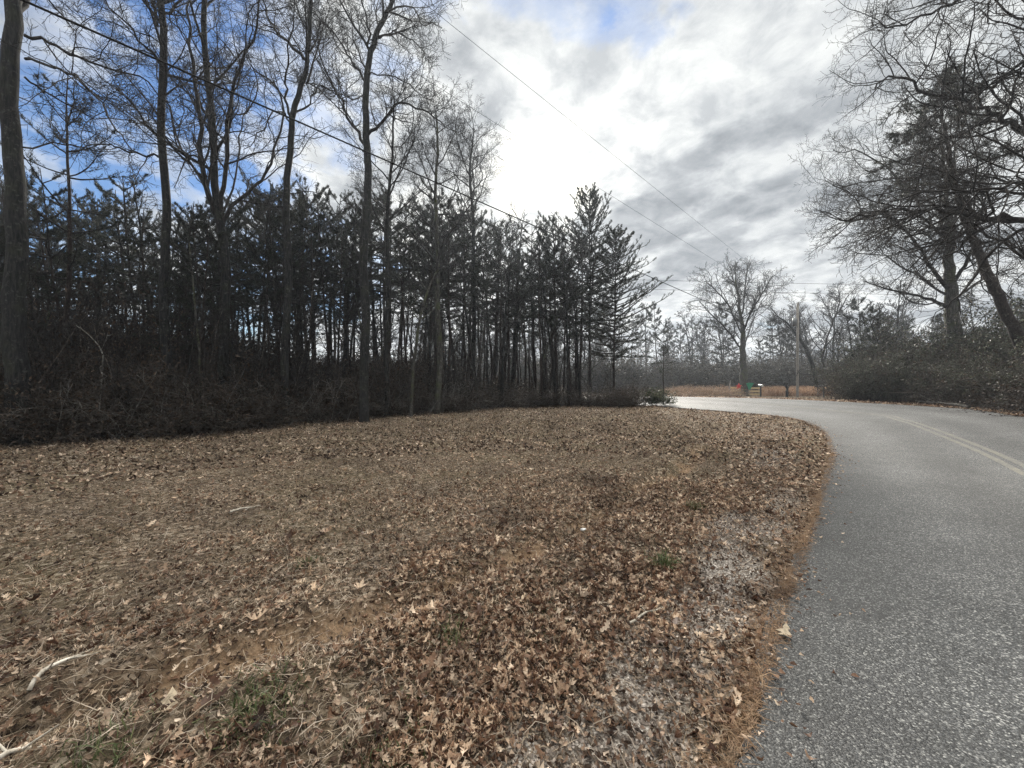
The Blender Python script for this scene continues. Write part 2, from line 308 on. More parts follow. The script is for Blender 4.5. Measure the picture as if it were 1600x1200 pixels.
# ground
def ground_material():
    m, t = mat('leafy_ground'); tc = t.new('ShaderNodeTexCoord').outputs['Object']
    n1 = t.noise(tc, 1.1, 6, .6, .5).outputs[0]; n2 = t.noise(tc, 9, 8, .7, .8).outputs[0]; n3 = t.noise(tc, 55, 5, .7, .6).outputs[0]
    vor = t.new('ShaderNodeTexVoronoi', {'Vector': tc, 'Scale': 26.0, 'Randomness': 1.0}); vc = t.new('ShaderNodeSeparateColor', {0: vor.outputs['Color']}).outputs[0]
    soil = t.ramp(n2, [(.3, (.06, .046, .035)), (.5, (.125, .097, .07)), (.68, (.22, .175, .13))])
    chips = t.ramp(vc, [(0, (.035, .025, .019)), (.45, (.10, .07, .05)), (.75, (.25, .18, .13)), (.92, (.45, .37, .29)), (1, (.6, .52, .43))])
    col = t.mix(t.ramp(n1, [(.35, .35), (.62, .85)]), soil, chips)
    col = t.mix(.5, col, t.ramp(n3, [(.3, .35), (.7, 1.6)]), 'MULTIPLY')
    ol = t.math('MULTIPLY', t.ramp(t.noise(tc, .55, 4).outputs[0], [(.45, 0.0), (.6, .6)]), .45); col = t.mix(ol, col, (.13, .115, .06))
    cl = t.new('ShaderNodeAttribute', attribute_name='clay').outputs['Fac']; gr = t.new('ShaderNodeAttribute', attribute_name='gravel').outputs['Fac']; wd = t.new('ShaderNodeAttribute', attribute_name='duff').outputs['Fac']
    clc = t.ramp(t.noise(tc, 30, 6, .6).outputs[0], [(.3, (.17, .108, .066)), (.55, (.31, .21, .135)), (.75, (.43, .32, .215))])
    col = t.mix(t.math('MULTIPLY', cl, .9), col, clc)
    v2 = t.new('ShaderNodeTexVoronoi', {'Vector': tc, 'Scale': 95.0}); vg = t.new('ShaderNodeSeparateColor', {0: v2.outputs['Color']}).outputs[1]
    grc = t.ramp(vg, [(0, (.12, .10, .088)), (.5, (.27, .24, .215)), (.85, (.44, .40, .365)), (1, (.68, .63, .59))])
    col = t.mix(gr, col, grc)
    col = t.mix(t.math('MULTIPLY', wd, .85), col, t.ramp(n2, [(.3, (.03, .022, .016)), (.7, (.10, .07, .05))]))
    hh = t.math('ADD', t.math('MULTIPLY', vor.outputs['Distance'], .6), n3)
    b = t.new('ShaderNodeBump', {'Height': hh, 'Strength': .8, 'Distance': .02}).outputs[0]
    p = t.new('ShaderNodeBsdfPrincipled', {'Base Color': col, 'Roughness': .95, 'Normal': b, 'Specular IOR Level': .15}); finish(t, p.outputs[0]); return m
def asphalt_material():
    m, t = mat('worn_asphalt'); tc = t.new('ShaderNodeTexCoord').outputs['Object']
    v = t.new('ShaderNodeTexVoronoi', {'Vector': tc, 'Scale': 110.0, 'Randomness': 1.0}); c = t.new('ShaderNodeSeparateColor', {0: v.outputs['Color']})
    v2 = t.new('ShaderNodeTexVoronoi', {'Vector': tc, 'Scale': 240.0, 'Randomness': 1.0}); c2 = t.new('ShaderNodeSeparateColor', {0: v2.outputs['Color']})
    st = t.ramp(c.outputs[0], [(0, (.018, .019, .022)), (.42, (.05, .052, .056)), (.70, (.125, .13, .14)), (.88, (.32, .32, .32)), (1, (.66, .66, .64))])
    st2 = t.ramp(c2.outputs[1], [(0, (.02, .021, .024)), (.6, (.085, .087, .09)), (1, (.34, .34, .33))])
    edge = t.ramp(v.outputs['Distance'], [(.25, 1.0), (.62, .35)])
    col = t.mix(.42, st, st2); col = t.mix(.8, col, edge, 'MULTIPLY')
    n = t.noise(tc, .8, 5, .6).outputs[0]; col = t.mix(1.0, col, t.ramp(n, [(.3, .85), (.7, 1.2)]), 'MULTIPLY')
    ac = t.new('ShaderNodeAttribute', attribute_name='across').outputs['Fac']           # wheel paths, worn paler
    wp = t.math('MULTIPLY_ADD', t.math('SINE', t.math('MULTIPLY', ac, 4*2*pi)), -.16, 1.0); col = t.mix(1.0, col, wp, 'MULTIPLY')
    n4 = t.noise(tc, 2.6, 7, .7, .6).outputs[0]; col = t.mix(.8, col, t.ramp(n4, [(.30, .72), (.48, 1.0), (.7, 1.12)]), 'MULTIPLY')
    ed = t.ramp(t.math('ADD', ac, t.math('MULTIPLY', n4, .03)), [(.012, .55), (.085, 1.0)]); col = t.mix(1.0, col, ed, 'MULTIPLY')
    b = t.new('ShaderNodeBump', {'Height': t.math('ADD', v.outputs['Distance'], t.math('MULTIPLY', c.outputs[1], .6)), 'Strength': .7, 'Distance': .006, }, invert=True).outputs[0]
    p = t.new('ShaderNodeBsdfPrincipled', {'Base Color': col, 'Roughness': .6, 'Normal': b, 'Specular IOR Level': .5}); finish(t, p.outputs[0]); return m
def paint_material():
    m, t = mat('faded_yellow_paint'); tc = t.new('ShaderNodeTexCoord').outputs['Object']
    v = t.new('ShaderNodeTexVoronoi', {'Vector': tc, 'Scale': 110.0}); c = t.new('ShaderNodeSeparateColor', {0: v.outputs['Color']}).outputs[0]
    n = t.noise(tc, 7, 6, .7).outputs[0]
    wear = t.ramp(t.math('ADD', t.math('MULTIPLY', c, .5), n), [(.50, 0.15), (.76, 1.0)])
    col = t.mix(wear, (.27, .25, .19), (.12, .12, .116))
    p = t.new('ShaderNodeBsdfPrincipled', {'Base Color': col, 'Roughness': .6}); finish(t, p.outputs[0]); return m
M['ground'] = ground_material(); M['asphalt'] = asphalt_material(); M['paint'] = paint_material()

# ------------------------------------------------------------------ ground sheet and road
def axis(c0, lo, hi, d0, g, dmax):
    """coordinates fine near c0 and coarser outwards"""
    out = [c0]; d = d0
    while out[-1] < hi: out.append(out[-1]+d); d = min(d*g, dmax)
    a = [c0]; d = d0
    while a[-1] > lo: a.append(a[-1]-d); d = min(d*g, dmax)
    return np.array(a[:0:-1]+out)
gx = axis(0.3, -170, 190, .045, 1.013, 12); gy = axis(2.4, -60, 190, .045, 1.013, 12)
XX, YY = np.meshgrid(gx, gy); xs, ys = XX.ravel(), YY.ravel()
zs = gz(xs, ys)
# under the asphalt the ground is cut away a little
zs = zs-np.where(offroad(xs, ys) < 0, .035, 0)
nx, ny = len(gx), len(gy); ii = (np.arange(ny-1)[:, None]*nx+np.arange(nx-1)[None]).ravel()
def wood_side(x, y):
    """metres inside the left wood's edge"""
    return segdist(x, y, WEDGE)
WEDGE = cr([(-60, -8, 0), (-30, 1, 0), (-17, 8.2, 0), (-13.3, 10.4, 0), (-10.2, 12.2, 0), (-6.8, 16.4, 0), (-2.5, 20.0, 0), (1.5, 22.4, 0), (5.2, 22.3, 0), (7.6, 21.4, 0)], 8)
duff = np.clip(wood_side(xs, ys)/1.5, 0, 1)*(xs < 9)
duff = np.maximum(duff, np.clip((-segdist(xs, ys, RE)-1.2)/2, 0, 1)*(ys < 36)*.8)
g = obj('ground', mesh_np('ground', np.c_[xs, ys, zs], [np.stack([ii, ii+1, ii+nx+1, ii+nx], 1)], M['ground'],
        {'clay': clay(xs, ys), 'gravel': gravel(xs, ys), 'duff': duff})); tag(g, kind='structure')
def ribbon(name, E1, E2, m, lift, n=24, kind='structure', step=1):
    A, B = E1[::step], E2[::step]; t = np.linspace(0, 1, n)
    P = A[:, None, :2]*(1-t)[None, :, None]+B[:, None, :2]*t[None, :, None]; x, y = P[..., 0].ravel(), P[..., 1].ravel()
    z = hgt(x, y)+lift; k = len(A); i = (np.arange(k-1)[:, None]*n+np.arange(n-1)[None]).ravel()
    o = obj(name, mesh_np(name, np.c_[x, y, z], [np.stack([i, i+1, i+n+1, i+n], 1)[:, ::-1]], m, {'across': np.tile(t, k)})); return tag(o, kind=kind)
def densify(E, n=4): return cr([tuple(p) for p in E], n)
def jag(E):
    """slightly ragged edge of the asphalt"""
    E = densify(E, 6); d = np.gradient(E[:, :2], axis=0); d /= np.linalg.norm(d, axis=1, keepdims=True)+1e-9; nn = np.c_[-d[:, 1], d[:, 0]]
    s = np.r_[0, np.cumsum(np.linalg.norm(np.diff(E[:, :2], axis=0), axis=1))]
    w = (vnoise(s, s*0, .5, 1)-.5)*.11+(vnoise(s, s*0, .13, 3)-.5)*.05+(vnoise(s, s*0, .05, 2)-.5)*.03
    E = E.copy(); E[:, :2] += nn*w[:, None]; return E
LJ, RJ = jag(LE), jag(RE)
ribbon('road', LJ, RJ, M['asphalt'], .012)
def offs(E, d):
    g_ = np.gradient(E[:, :2], axis=0); g_ /= np.linalg.norm(g_, axis=1, keepdims=True)+1e-9; O = E.copy(); O[:, 0] += -g_[:, 1]*d; O[:, 1] += g_[:, 0]*d; return O
CD = densify(CE, 4)
for s in (-1, 1):
    o = ribbon('road_marking', offs(CD, s*.10+.05), offs(CD, s*.10-.05), M['paint'], .017, 3)

# ------------------------------------------------------------------ trees
def nrmz(v):
    l = sqrt(v[0]*v[0]+v[1]*v[1]+v[2]*v[2])+1e-9; return (v[0]/l, v[1]/l, v[2]/l)
class P_:
    def __init__(s, **k):
        s.n = [12, 8, 7, 4, 0]; s.ratio = [.5, .5, .5, .5]; s.ang = [(35, 60), (30, 60), (30, 65), (30, 70)]; s.wig = [.05, .16, .22, .28, .3]; s.up = [.0, .06, .05, .03, .02]
        s.seg = [1.2, .5, .3, .18, .12]; s.rmin = .0045; s.t0 = [.35, .2, .15, .1]; s.maxl = 4; s.taper = [.35, .3, .35, .5, .6]; s.rr = .6
        for a, b in k.items(): setattr(s, a, b)
def grow(out, p, d, L, r, lvl, prm, rg, sprout_=True):
    n = max(3, min(12, int(L/prm.seg[lvl])+2)); st = L/(n-1); pts = [p]; rad = [r]; w = prm.wig[lvl]; up = prm.up[lvl]; re = max(prm.rmin, r*prm.taper[lvl])
    g_ = rg.gauss
    for i in range(1, n):
        d = nrmz((d[0]+g_(0, w), d[1]+g_(0, w), d[2]+g_(0, w)+up)); p = (p[0]+d[0]*st, p[1]+d[1]*st, p[2]+d[2]*st); pts.append(p)
        rad.append(r+(re-r)*(i/(n-1)))
    out.append((pts, rad, lvl))
    if sprout_ and lvl < prm.maxl: sprout(out, pts, rad, L, lvl, prm, rg)
    return pts, rad
def sprout(out, pts, rad, L, lvl, prm, rg, t0=None, n=None, bias=None):
    t0 = prm.t0[lvl] if t0 is None else t0; nc = prm.n[lvl] if n is None else n; m = len(pts)-1; az = rg.random()*6.28
    for i in range(nc):
        t = t0+(1-t0)*(i+rg.random())/nc; f = t*m; k = min(int(f), m-1); f -= k; a, b = pts[k], pts[k+1]
        p = (a[0]+(b[0]-a[0])*f, a[1]+(b[1]-a[1])*f, a[2]+(b[2]-a[2])*f); T = nrmz((b[0]-a[0], b[1]-a[1], b[2]-a[2])); r = rad[k]+(rad[k+1]-rad[k])*f
        ref = (0, 0, 1) if abs(T[2]) < .8 else (1, 0, 0)
        U = nrmz((T[1]*ref[2]-T[2]*ref[1], T[2]*ref[0]-T[0]*ref[2], T[0]*ref[1]-T[1]*ref[0])); V = (T[1]*U[2]-T[2]*U[1], T[2]*U[0]-T[0]*U[2], T[0]*U[1]-T[1]*U[0])
        az += 2.4+rg.uniform(-.5, .5); an = R(rg.uniform(*prm.ang[lvl])); ca, sa = cos(an), sin(an); cu, sv = cos(az)*sa, sin(az)*sa
        d = (T[0]*ca+U[0]*cu+V[0]*sv, T[1]*ca+U[1]*cu+V[1]*sv, T[2]*ca+U[2]*cu+V[2]*sv)
        if bias: d = nrmz((d[0]+bias[0], d[1]+bias[1], d[2]+bias[2]))
        cl = L*prm.ratio[lvl]*(1.08-.62*t)*rg.uniform(.6, 1.25); c_r = max(prm.rmin, min(r*prm.rr, cl*.022))
        if cl < .08: continue
        grow(out, p, d, cl, c_r, lvl+1, prm, rg)
def bez(pts, n=10):
    return [tuple(p) for p in cr(pts, n)]
def leafquads(P, rg, k, size, spread, droop=0, elong=1.0, vert=False):
    """k small faces round each point"""
    P = np.asarray(P, float); n = len(P)*k; rs = np.random.RandomState(rg.randint(0, 10**6))
    c = np.repeat(P, k, 0)+rs.normal(0, spread, (n, 3)); a = rs.normal(size=(n, 3)); a[:, 2] -= droop; a /= np.linalg.norm(a, axis=1, keepdims=True)
    b = np.cross(a, rs.normal(size=(n, 3))); b /= np.linalg.norm(b, axis=1, keepdims=True)+1e-9; s = size*rs.uniform(.6, 1.3, (n, 1))
    V = np.stack([c-a*s*elong, c+b*s*.45, c+a*s*elong, c-b*s*.45], 1).reshape(-1, 3); return V, np.arange(4*n).reshape(-1, 4)
def needles(P, D, rg, k, length, width):
    """tufts of k needles at points P leaning along D"""
    P = np.asarray(P, float); D = np.asarray(D, float); n = len(P)*k; rs = np.random.RandomState(rg.randint(0, 10**6))
    p = np.repeat(P, k, 0)+rs.normal(0, .02, (n, 3)); d = np.repeat(D, k, 0)*.75+rs.normal(0, .6, (n, 3)); d[:, 2] += .12; d /= np.linalg.norm(d, axis=1, keepdims=True)
    u = np.cross(d, rs.normal(size=(n, 3))); u /= np.linalg.norm(u, axis=1, keepdims=True)+1e-9; L = length*rs.uniform(.6, 1.2, (n, 1)); w = width*rs.uniform(.7, 1.3, (n, 1))
    V = np.stack([p-u*w*.5, p+u*w*.5, p+d*L], 1).reshape(-1, 3); return V, np.arange(3*n).reshape(-1, 3)
def split_tree(root, out, tm, cm, extra=None, sides=None):
    """trunk mesh (level 0) and crown mesh (the rest) under the tree"""
    t = [q for q in out if q[2] == 0]; c = [q for q in out if q[2] > 0]
    tube_obj('trunk', t, tm, root, sides)
    V, Fs = tubes(c, sides)
    o = obj('crown', mesh_np('crown', V, [np.concatenate(Fs)], cm), root)
    if extra is not None:
        V2, F2, m2 = extra; me = o.data; nm = 'foliage'; obj(nm, mesh_np(nm, V2, [F2], m2, smooth=False), o)
    return root
def dup(root, loc, rz, s, label, group, cat=None):
    r = root.copy(); C.objects.link(r); r.location = loc; r.rotation_euler = (rgp.gauss(0, .05), rgp.gauss(0, .05), rz); r.scale = s if isinstance(s, (tuple, list)) else (s, s, s)
    r['label'] = label; r['group'] = group
    for ch in root.children:
        c = ch.copy(); C.objects.link(c); c.parent = r
        for g2 in ch.children:
            d = g2.copy(); C.objects.link(d); d.parent = c
    return r

# -- bare trees of the wood's edge with limbs laid out one by one
MULT = 1.35
def hero(name, label, px, Z, trunk, r0, limbs, seed, tm, cm, prm, topr=.3, group=None, upper=10, cat='tree', t0=.3, base=None, flare=1.25):
    """trunk: list of (px,py,dZ) points; limbs: list of (list of (px,py,dZ), radius, n_children)"""
    rg = random.Random(seed); bx = (trunk[0][0]-800)/F*Z; by = Z; bz = h1(bx, by)-.12
    root = empty(name, (bx, by, bz), label, cat, group)
    def loc(q):
        w = W(q[0], q[1], Z+q[2]); return (w[0]-bx, w[1]-by, w[2]-bz)
    tp = [(0, 0, -.15)]+[loc(q) for q in trunk[1:]]; tp = bez(tp, 6); n = len(tp)
    rad = []
    for i in range(n):
        t = i/(n-1); r = r0*(1-(1-topr)*t); hh = tp[i][2]
        rad.append(r*(1+(flare-1)*math.exp(-max(hh, 0)/.35)))
    ph = rg.random()*6; tp2 = [(a+rg.gauss(0, r0*.09)+sin(c*1.1+ph)*min(r0*.28, .05, .011/r0), b+rg.gauss(0, r0*.09)+cos(c*.9+ph)*min(r0*.28, .05, .011/r0), c) for a, b, c in tp]; tp2[0] = tp[0]
    out = [(tp2, rad, 0)]
    Lt = sum(math.dist(tp2[i], tp2[i+1]) for i in range(n-1))
    if upper: sprout(out, tp2, rad, Lt*.6, 0, prm, rg, t0=t0, n=upper)
    for l in limbs:
        pts = bez([loc(q) for q in l[0]], 4); m = len(pts); r1 = l[1]*.8; rr = [r1*(1-.72*i/(m-1)) for i in range(m)]
        pts = [pts[0]]+[(a+rg.gauss(0, .04), b+rg.gauss(0, .04), c+rg.gauss(0, .04)) for a, b, c in pts[1:]]
        out.append((pts, rr, 1)); Ll = sum(math.dist(pts[i], pts[i+1]) for i in range(m-1))
        sprout(out, pts, rr, max(Ll, 1.2)*1.05, 1, prm, rg, n=int(l[2]*MULT), t0=.12)
    split_tree(root, out, tm, cm); return root, out
PH = P_(n=[12, 11, 9, 6, 0], ratio=[.42, .5, .52, .5], rmin=.0042, rr=.5)
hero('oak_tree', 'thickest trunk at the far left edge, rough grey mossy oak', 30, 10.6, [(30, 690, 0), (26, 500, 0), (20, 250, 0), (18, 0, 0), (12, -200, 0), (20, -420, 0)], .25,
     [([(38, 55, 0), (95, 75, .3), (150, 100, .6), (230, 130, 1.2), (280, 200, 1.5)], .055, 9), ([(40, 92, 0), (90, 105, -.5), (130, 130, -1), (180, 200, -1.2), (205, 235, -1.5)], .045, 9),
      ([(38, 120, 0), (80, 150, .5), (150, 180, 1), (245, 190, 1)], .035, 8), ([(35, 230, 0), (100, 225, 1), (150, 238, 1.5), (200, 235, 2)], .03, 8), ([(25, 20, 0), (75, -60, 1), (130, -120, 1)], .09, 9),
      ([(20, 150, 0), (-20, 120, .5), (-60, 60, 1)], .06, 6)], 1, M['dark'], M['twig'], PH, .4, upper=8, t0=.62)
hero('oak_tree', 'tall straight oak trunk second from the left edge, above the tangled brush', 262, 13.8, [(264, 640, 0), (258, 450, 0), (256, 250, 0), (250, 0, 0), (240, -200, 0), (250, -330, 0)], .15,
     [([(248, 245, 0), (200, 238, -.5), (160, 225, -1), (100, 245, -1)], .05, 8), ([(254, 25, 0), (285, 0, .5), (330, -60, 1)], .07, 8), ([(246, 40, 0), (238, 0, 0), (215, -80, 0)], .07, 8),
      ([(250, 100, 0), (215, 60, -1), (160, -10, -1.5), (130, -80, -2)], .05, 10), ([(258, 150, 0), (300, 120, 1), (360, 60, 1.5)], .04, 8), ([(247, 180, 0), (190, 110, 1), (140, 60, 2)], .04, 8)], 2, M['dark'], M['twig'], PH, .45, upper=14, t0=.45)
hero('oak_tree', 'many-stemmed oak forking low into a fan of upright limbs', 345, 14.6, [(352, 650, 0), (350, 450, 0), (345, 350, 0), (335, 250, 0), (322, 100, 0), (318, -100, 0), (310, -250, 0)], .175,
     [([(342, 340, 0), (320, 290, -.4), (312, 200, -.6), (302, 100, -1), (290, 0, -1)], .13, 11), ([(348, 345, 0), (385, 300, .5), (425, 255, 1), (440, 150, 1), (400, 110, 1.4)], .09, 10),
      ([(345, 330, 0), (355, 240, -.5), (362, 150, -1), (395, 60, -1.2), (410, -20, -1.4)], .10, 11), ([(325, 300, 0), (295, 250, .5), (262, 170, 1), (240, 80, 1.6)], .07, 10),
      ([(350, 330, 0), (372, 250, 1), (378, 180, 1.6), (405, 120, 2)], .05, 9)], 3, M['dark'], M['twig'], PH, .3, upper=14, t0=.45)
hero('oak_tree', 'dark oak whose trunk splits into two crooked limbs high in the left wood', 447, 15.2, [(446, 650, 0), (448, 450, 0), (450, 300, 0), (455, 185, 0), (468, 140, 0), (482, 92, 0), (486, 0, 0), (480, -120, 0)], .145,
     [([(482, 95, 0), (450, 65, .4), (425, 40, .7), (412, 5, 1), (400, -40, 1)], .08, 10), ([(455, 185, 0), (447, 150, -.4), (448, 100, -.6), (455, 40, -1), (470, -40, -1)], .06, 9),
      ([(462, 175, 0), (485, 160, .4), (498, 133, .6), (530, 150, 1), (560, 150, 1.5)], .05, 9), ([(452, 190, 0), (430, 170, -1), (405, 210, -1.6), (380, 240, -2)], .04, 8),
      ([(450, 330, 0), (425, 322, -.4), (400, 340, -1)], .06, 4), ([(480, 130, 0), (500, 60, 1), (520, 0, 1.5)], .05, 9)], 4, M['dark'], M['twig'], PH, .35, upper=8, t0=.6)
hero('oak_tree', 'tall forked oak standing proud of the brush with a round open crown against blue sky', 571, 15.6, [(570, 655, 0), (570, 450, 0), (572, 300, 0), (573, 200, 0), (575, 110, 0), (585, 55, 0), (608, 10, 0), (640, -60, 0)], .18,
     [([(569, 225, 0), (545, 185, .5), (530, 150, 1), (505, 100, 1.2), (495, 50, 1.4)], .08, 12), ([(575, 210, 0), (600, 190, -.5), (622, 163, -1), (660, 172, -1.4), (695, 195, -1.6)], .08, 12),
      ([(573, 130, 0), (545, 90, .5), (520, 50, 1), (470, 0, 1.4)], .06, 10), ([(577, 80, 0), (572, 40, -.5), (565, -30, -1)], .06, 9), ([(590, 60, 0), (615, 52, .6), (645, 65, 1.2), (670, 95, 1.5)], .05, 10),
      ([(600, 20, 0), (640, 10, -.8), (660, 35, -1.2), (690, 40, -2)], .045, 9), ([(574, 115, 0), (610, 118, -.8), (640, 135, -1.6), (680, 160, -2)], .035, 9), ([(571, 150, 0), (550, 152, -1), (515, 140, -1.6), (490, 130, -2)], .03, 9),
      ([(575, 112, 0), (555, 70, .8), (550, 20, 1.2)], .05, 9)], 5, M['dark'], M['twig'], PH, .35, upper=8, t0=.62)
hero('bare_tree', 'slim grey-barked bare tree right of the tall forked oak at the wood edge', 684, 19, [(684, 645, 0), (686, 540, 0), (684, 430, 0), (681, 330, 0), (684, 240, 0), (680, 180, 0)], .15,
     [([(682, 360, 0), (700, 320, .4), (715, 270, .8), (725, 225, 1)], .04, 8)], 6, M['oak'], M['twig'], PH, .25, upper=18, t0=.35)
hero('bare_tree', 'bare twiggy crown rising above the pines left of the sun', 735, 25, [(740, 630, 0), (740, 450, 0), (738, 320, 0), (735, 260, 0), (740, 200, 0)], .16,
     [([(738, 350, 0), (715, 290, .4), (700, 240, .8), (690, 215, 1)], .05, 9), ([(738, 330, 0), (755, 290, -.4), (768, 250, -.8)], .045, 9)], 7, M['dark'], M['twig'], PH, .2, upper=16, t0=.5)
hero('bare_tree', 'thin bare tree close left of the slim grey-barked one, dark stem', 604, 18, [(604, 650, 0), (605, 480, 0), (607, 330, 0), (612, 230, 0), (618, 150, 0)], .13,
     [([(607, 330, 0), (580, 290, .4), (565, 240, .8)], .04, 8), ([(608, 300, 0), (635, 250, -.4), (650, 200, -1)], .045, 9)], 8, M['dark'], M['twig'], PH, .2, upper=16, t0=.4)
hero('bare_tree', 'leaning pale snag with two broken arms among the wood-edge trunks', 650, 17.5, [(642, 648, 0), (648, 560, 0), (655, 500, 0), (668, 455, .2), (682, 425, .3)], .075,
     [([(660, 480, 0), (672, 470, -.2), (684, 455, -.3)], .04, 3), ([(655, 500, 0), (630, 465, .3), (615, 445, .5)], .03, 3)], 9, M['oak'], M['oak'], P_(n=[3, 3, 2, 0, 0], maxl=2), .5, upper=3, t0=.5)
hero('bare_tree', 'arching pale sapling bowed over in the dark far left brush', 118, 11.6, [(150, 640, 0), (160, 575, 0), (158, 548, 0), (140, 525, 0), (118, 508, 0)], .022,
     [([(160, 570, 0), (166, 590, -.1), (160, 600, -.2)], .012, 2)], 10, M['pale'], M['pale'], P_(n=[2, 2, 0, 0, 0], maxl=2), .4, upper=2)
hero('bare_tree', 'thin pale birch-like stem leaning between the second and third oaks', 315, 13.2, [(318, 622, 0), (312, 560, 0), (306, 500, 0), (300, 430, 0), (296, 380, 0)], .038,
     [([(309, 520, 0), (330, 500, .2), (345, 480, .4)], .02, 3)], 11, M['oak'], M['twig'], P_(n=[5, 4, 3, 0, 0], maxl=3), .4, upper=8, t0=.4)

# -- right-hand trees
PR = P_(n=[12, 11, 10, 8, 0], ratio=[.42, .42, .55, .5], rmin=.005, rr=.5, up=[0, .03, .03, .02, .02])
hero('oak_tree', 'massive oak rising from the thicket beyond the road, trunk upright with many limbs', 1490, 21, [(1492, 645, 0), (1491, 560, 0), (1488, 480, 0), (1483, 420, 0), (1484, 350, 0), (1478, 290, 0), (1470, 200, 0)], .40,
     [([(1480, 480, 0), (1445, 465, .5), (1400, 455, 1), (1350, 440, 1.5)], .12, 11), ([(1480, 450, 0), (1455, 420, -.5), (1440, 390, -1), (1400, 345, -1.5), (1360, 330, -2)], .13, 11), ([(1485, 400, 0), (1470, 350, 1), (1468, 290, 1.5), (1430, 230, 2)], .12, 11),
      ([(1490, 440, 0), (1515, 400, -.8), (1530, 330, -1.5), (1560, 270, -2)], .12, 11), ([(1487, 380, 0), (1440, 340, 1), (1400, 335, 2), (1330, 345, 3), (1280, 330, 3.6)], .10, 12), ([(1488, 470, 0), (1530, 440, 1), (1580, 420, 2)], .10, 9),
      ([(1484, 360, 0), (1500, 300, .5), (1490, 240, 1), (1500, 180, 1.5)], .10, 10), ([(1478, 460, 0), (1430, 430, 1.2), (1380, 400, 2), (1330, 395, 3)], .08, 10), ([(1482, 340, 0), (1420, 290, .5), (1350, 240, 1), (1300, 235, 1.5)], .08, 12)], 21, M['oak'], M['twig'], PR, .12, upper=8, t0=.5, flare=1.3)
r_, o_ = hero('pine_tree', 'leaning pine bowing in from the right edge, sparse needled top over the oak', 1640, 16, [(1665, 660, 0), (1628, 600, 0), (1580, 510, 0), (1548, 440, 0), (1520, 370, 0), (1498, 310, 0), (1485, 250, 0), (1472, 190, 0), (1468, 150, 0)], .24,
     [([(1472, 210, 0), (1430, 205, .5), (1400, 215, 1)], .03, 9), ([(1475, 195, 0), (1440, 165, -.5), (1420, 170, -1)], .03, 8), ([(1485, 250, 0), (1430, 255, .5), (1380, 262, 1)], .035, 9), ([(1478, 225, 0), (1520, 190, .5), (1560, 175, .8)], .03, 9),
      ([(1485, 250, 0), (1530, 235, -.4), (1575, 240, -.8)], .035, 9), ([(1470, 170, 0), (1500, 140, .5), (1530, 130, 1)], .03, 8), ([(1492, 280, 0), (1440, 290, -.6), (1400, 300, -1)], .03, 8)], 22, M['pine'], M['twig'],
     P_(n=[6, 9, 5, 0, 0], maxl=3, ratio=[.3, .5, .4, .4]), .12, upper=10, t0=.75)
def add_needles(root, out, k, length, width, seed, minlvl=2, m='needle', frac=1.0):
    rg = random.Random(seed); Pn, Dn = [], []
    for pts, rad, l in out:
        if l < minlvl: continue
        for i in range(1, len(pts)):
            if rg.random() > frac: continue
            Pn.append(pts[i]); Dn.append(nrmz((pts[i][0]-pts[i-1][0], pts[i][1]-pts[i-1][1], pts[i][2]-pts[i-1][2])))
    V, Fq = needles(Pn, Dn, rg, k, length, width)
    cr_ = [c for c in root.children if c.name.startswith('crown')][0]
    obj('foliage', mesh_np('foliage', V, [Fq], M[m], smooth=False), cr_)
add_needles(r_, o_, 9, .16, .022, 5, 2)
PB = P_(n=[12, 11, 10, 8, 0], ratio=[.4, .42, .55, .55], rmin=.0032, up=[0, .02, .02, .02, .01])
hero('oak_tree', 'near oak outside the right edge reaching long level limbs into the frame', 1800, 9, [(1830, 760, 0), (1820, 500, 0), (1800, 300, 0), (1790, 100, 0), (1760, -150, 0)], .38,
     [([(1800, 345, 0), (1700, 350, 0), (1600, 345, 0), (1540, 342, .2), (1490, 330, .5), (1430, 325, .8), (1370, 330, 1.2), (1310, 345, 1.5)], .10, 18),
      ([(1800, 300, 0), (1700, 270, .5), (1600, 210, .8), (1560, 180, 1), (1510, 160, 1.2), (1450, 145, 1.5), (1400, 120, 1.8), (1365, 135, 2)], .09, 18),
      ([(1790, 420, 0), (1680, 430, 1), (1600, 405, 1.5), (1530, 355, 2), (1500, 330, 2.4)], .07, 10), ([(1790, 150, 0), (1700, 120, .5), (1600, 110, 1), (1540, 140, 1.4), (1480, 150, 2)], .07, 14),
      ([(1780, 60, 0), (1680, 40, 0), (1600, 0, .3), (1540, -20, .8), (1470, 15, 1.2), (1400, 40, 1.5), (1360, 30, 2)], .07, 18), ([(1790, 250, 0), (1690, 250, -1), (1600, 280, -1.2), (1530, 300, -1.2), (1450, 300, -1.2), (1380, 320, -1)], .05, 14),
      ([(1790, 360, 0), (1700, 330, 2), (1600, 290, 3), (1500, 270, 3.5), (1400, 280, 4), (1300, 290, 4.5)], .06, 16), ([(1770, -50, 0), (1650, -60, .5), (1560, -40, 1), (1500, -60, 1.5)], .08, 12)], 23, M['dark'], M['twig'], PB, .5, upper=4, t0=.6)

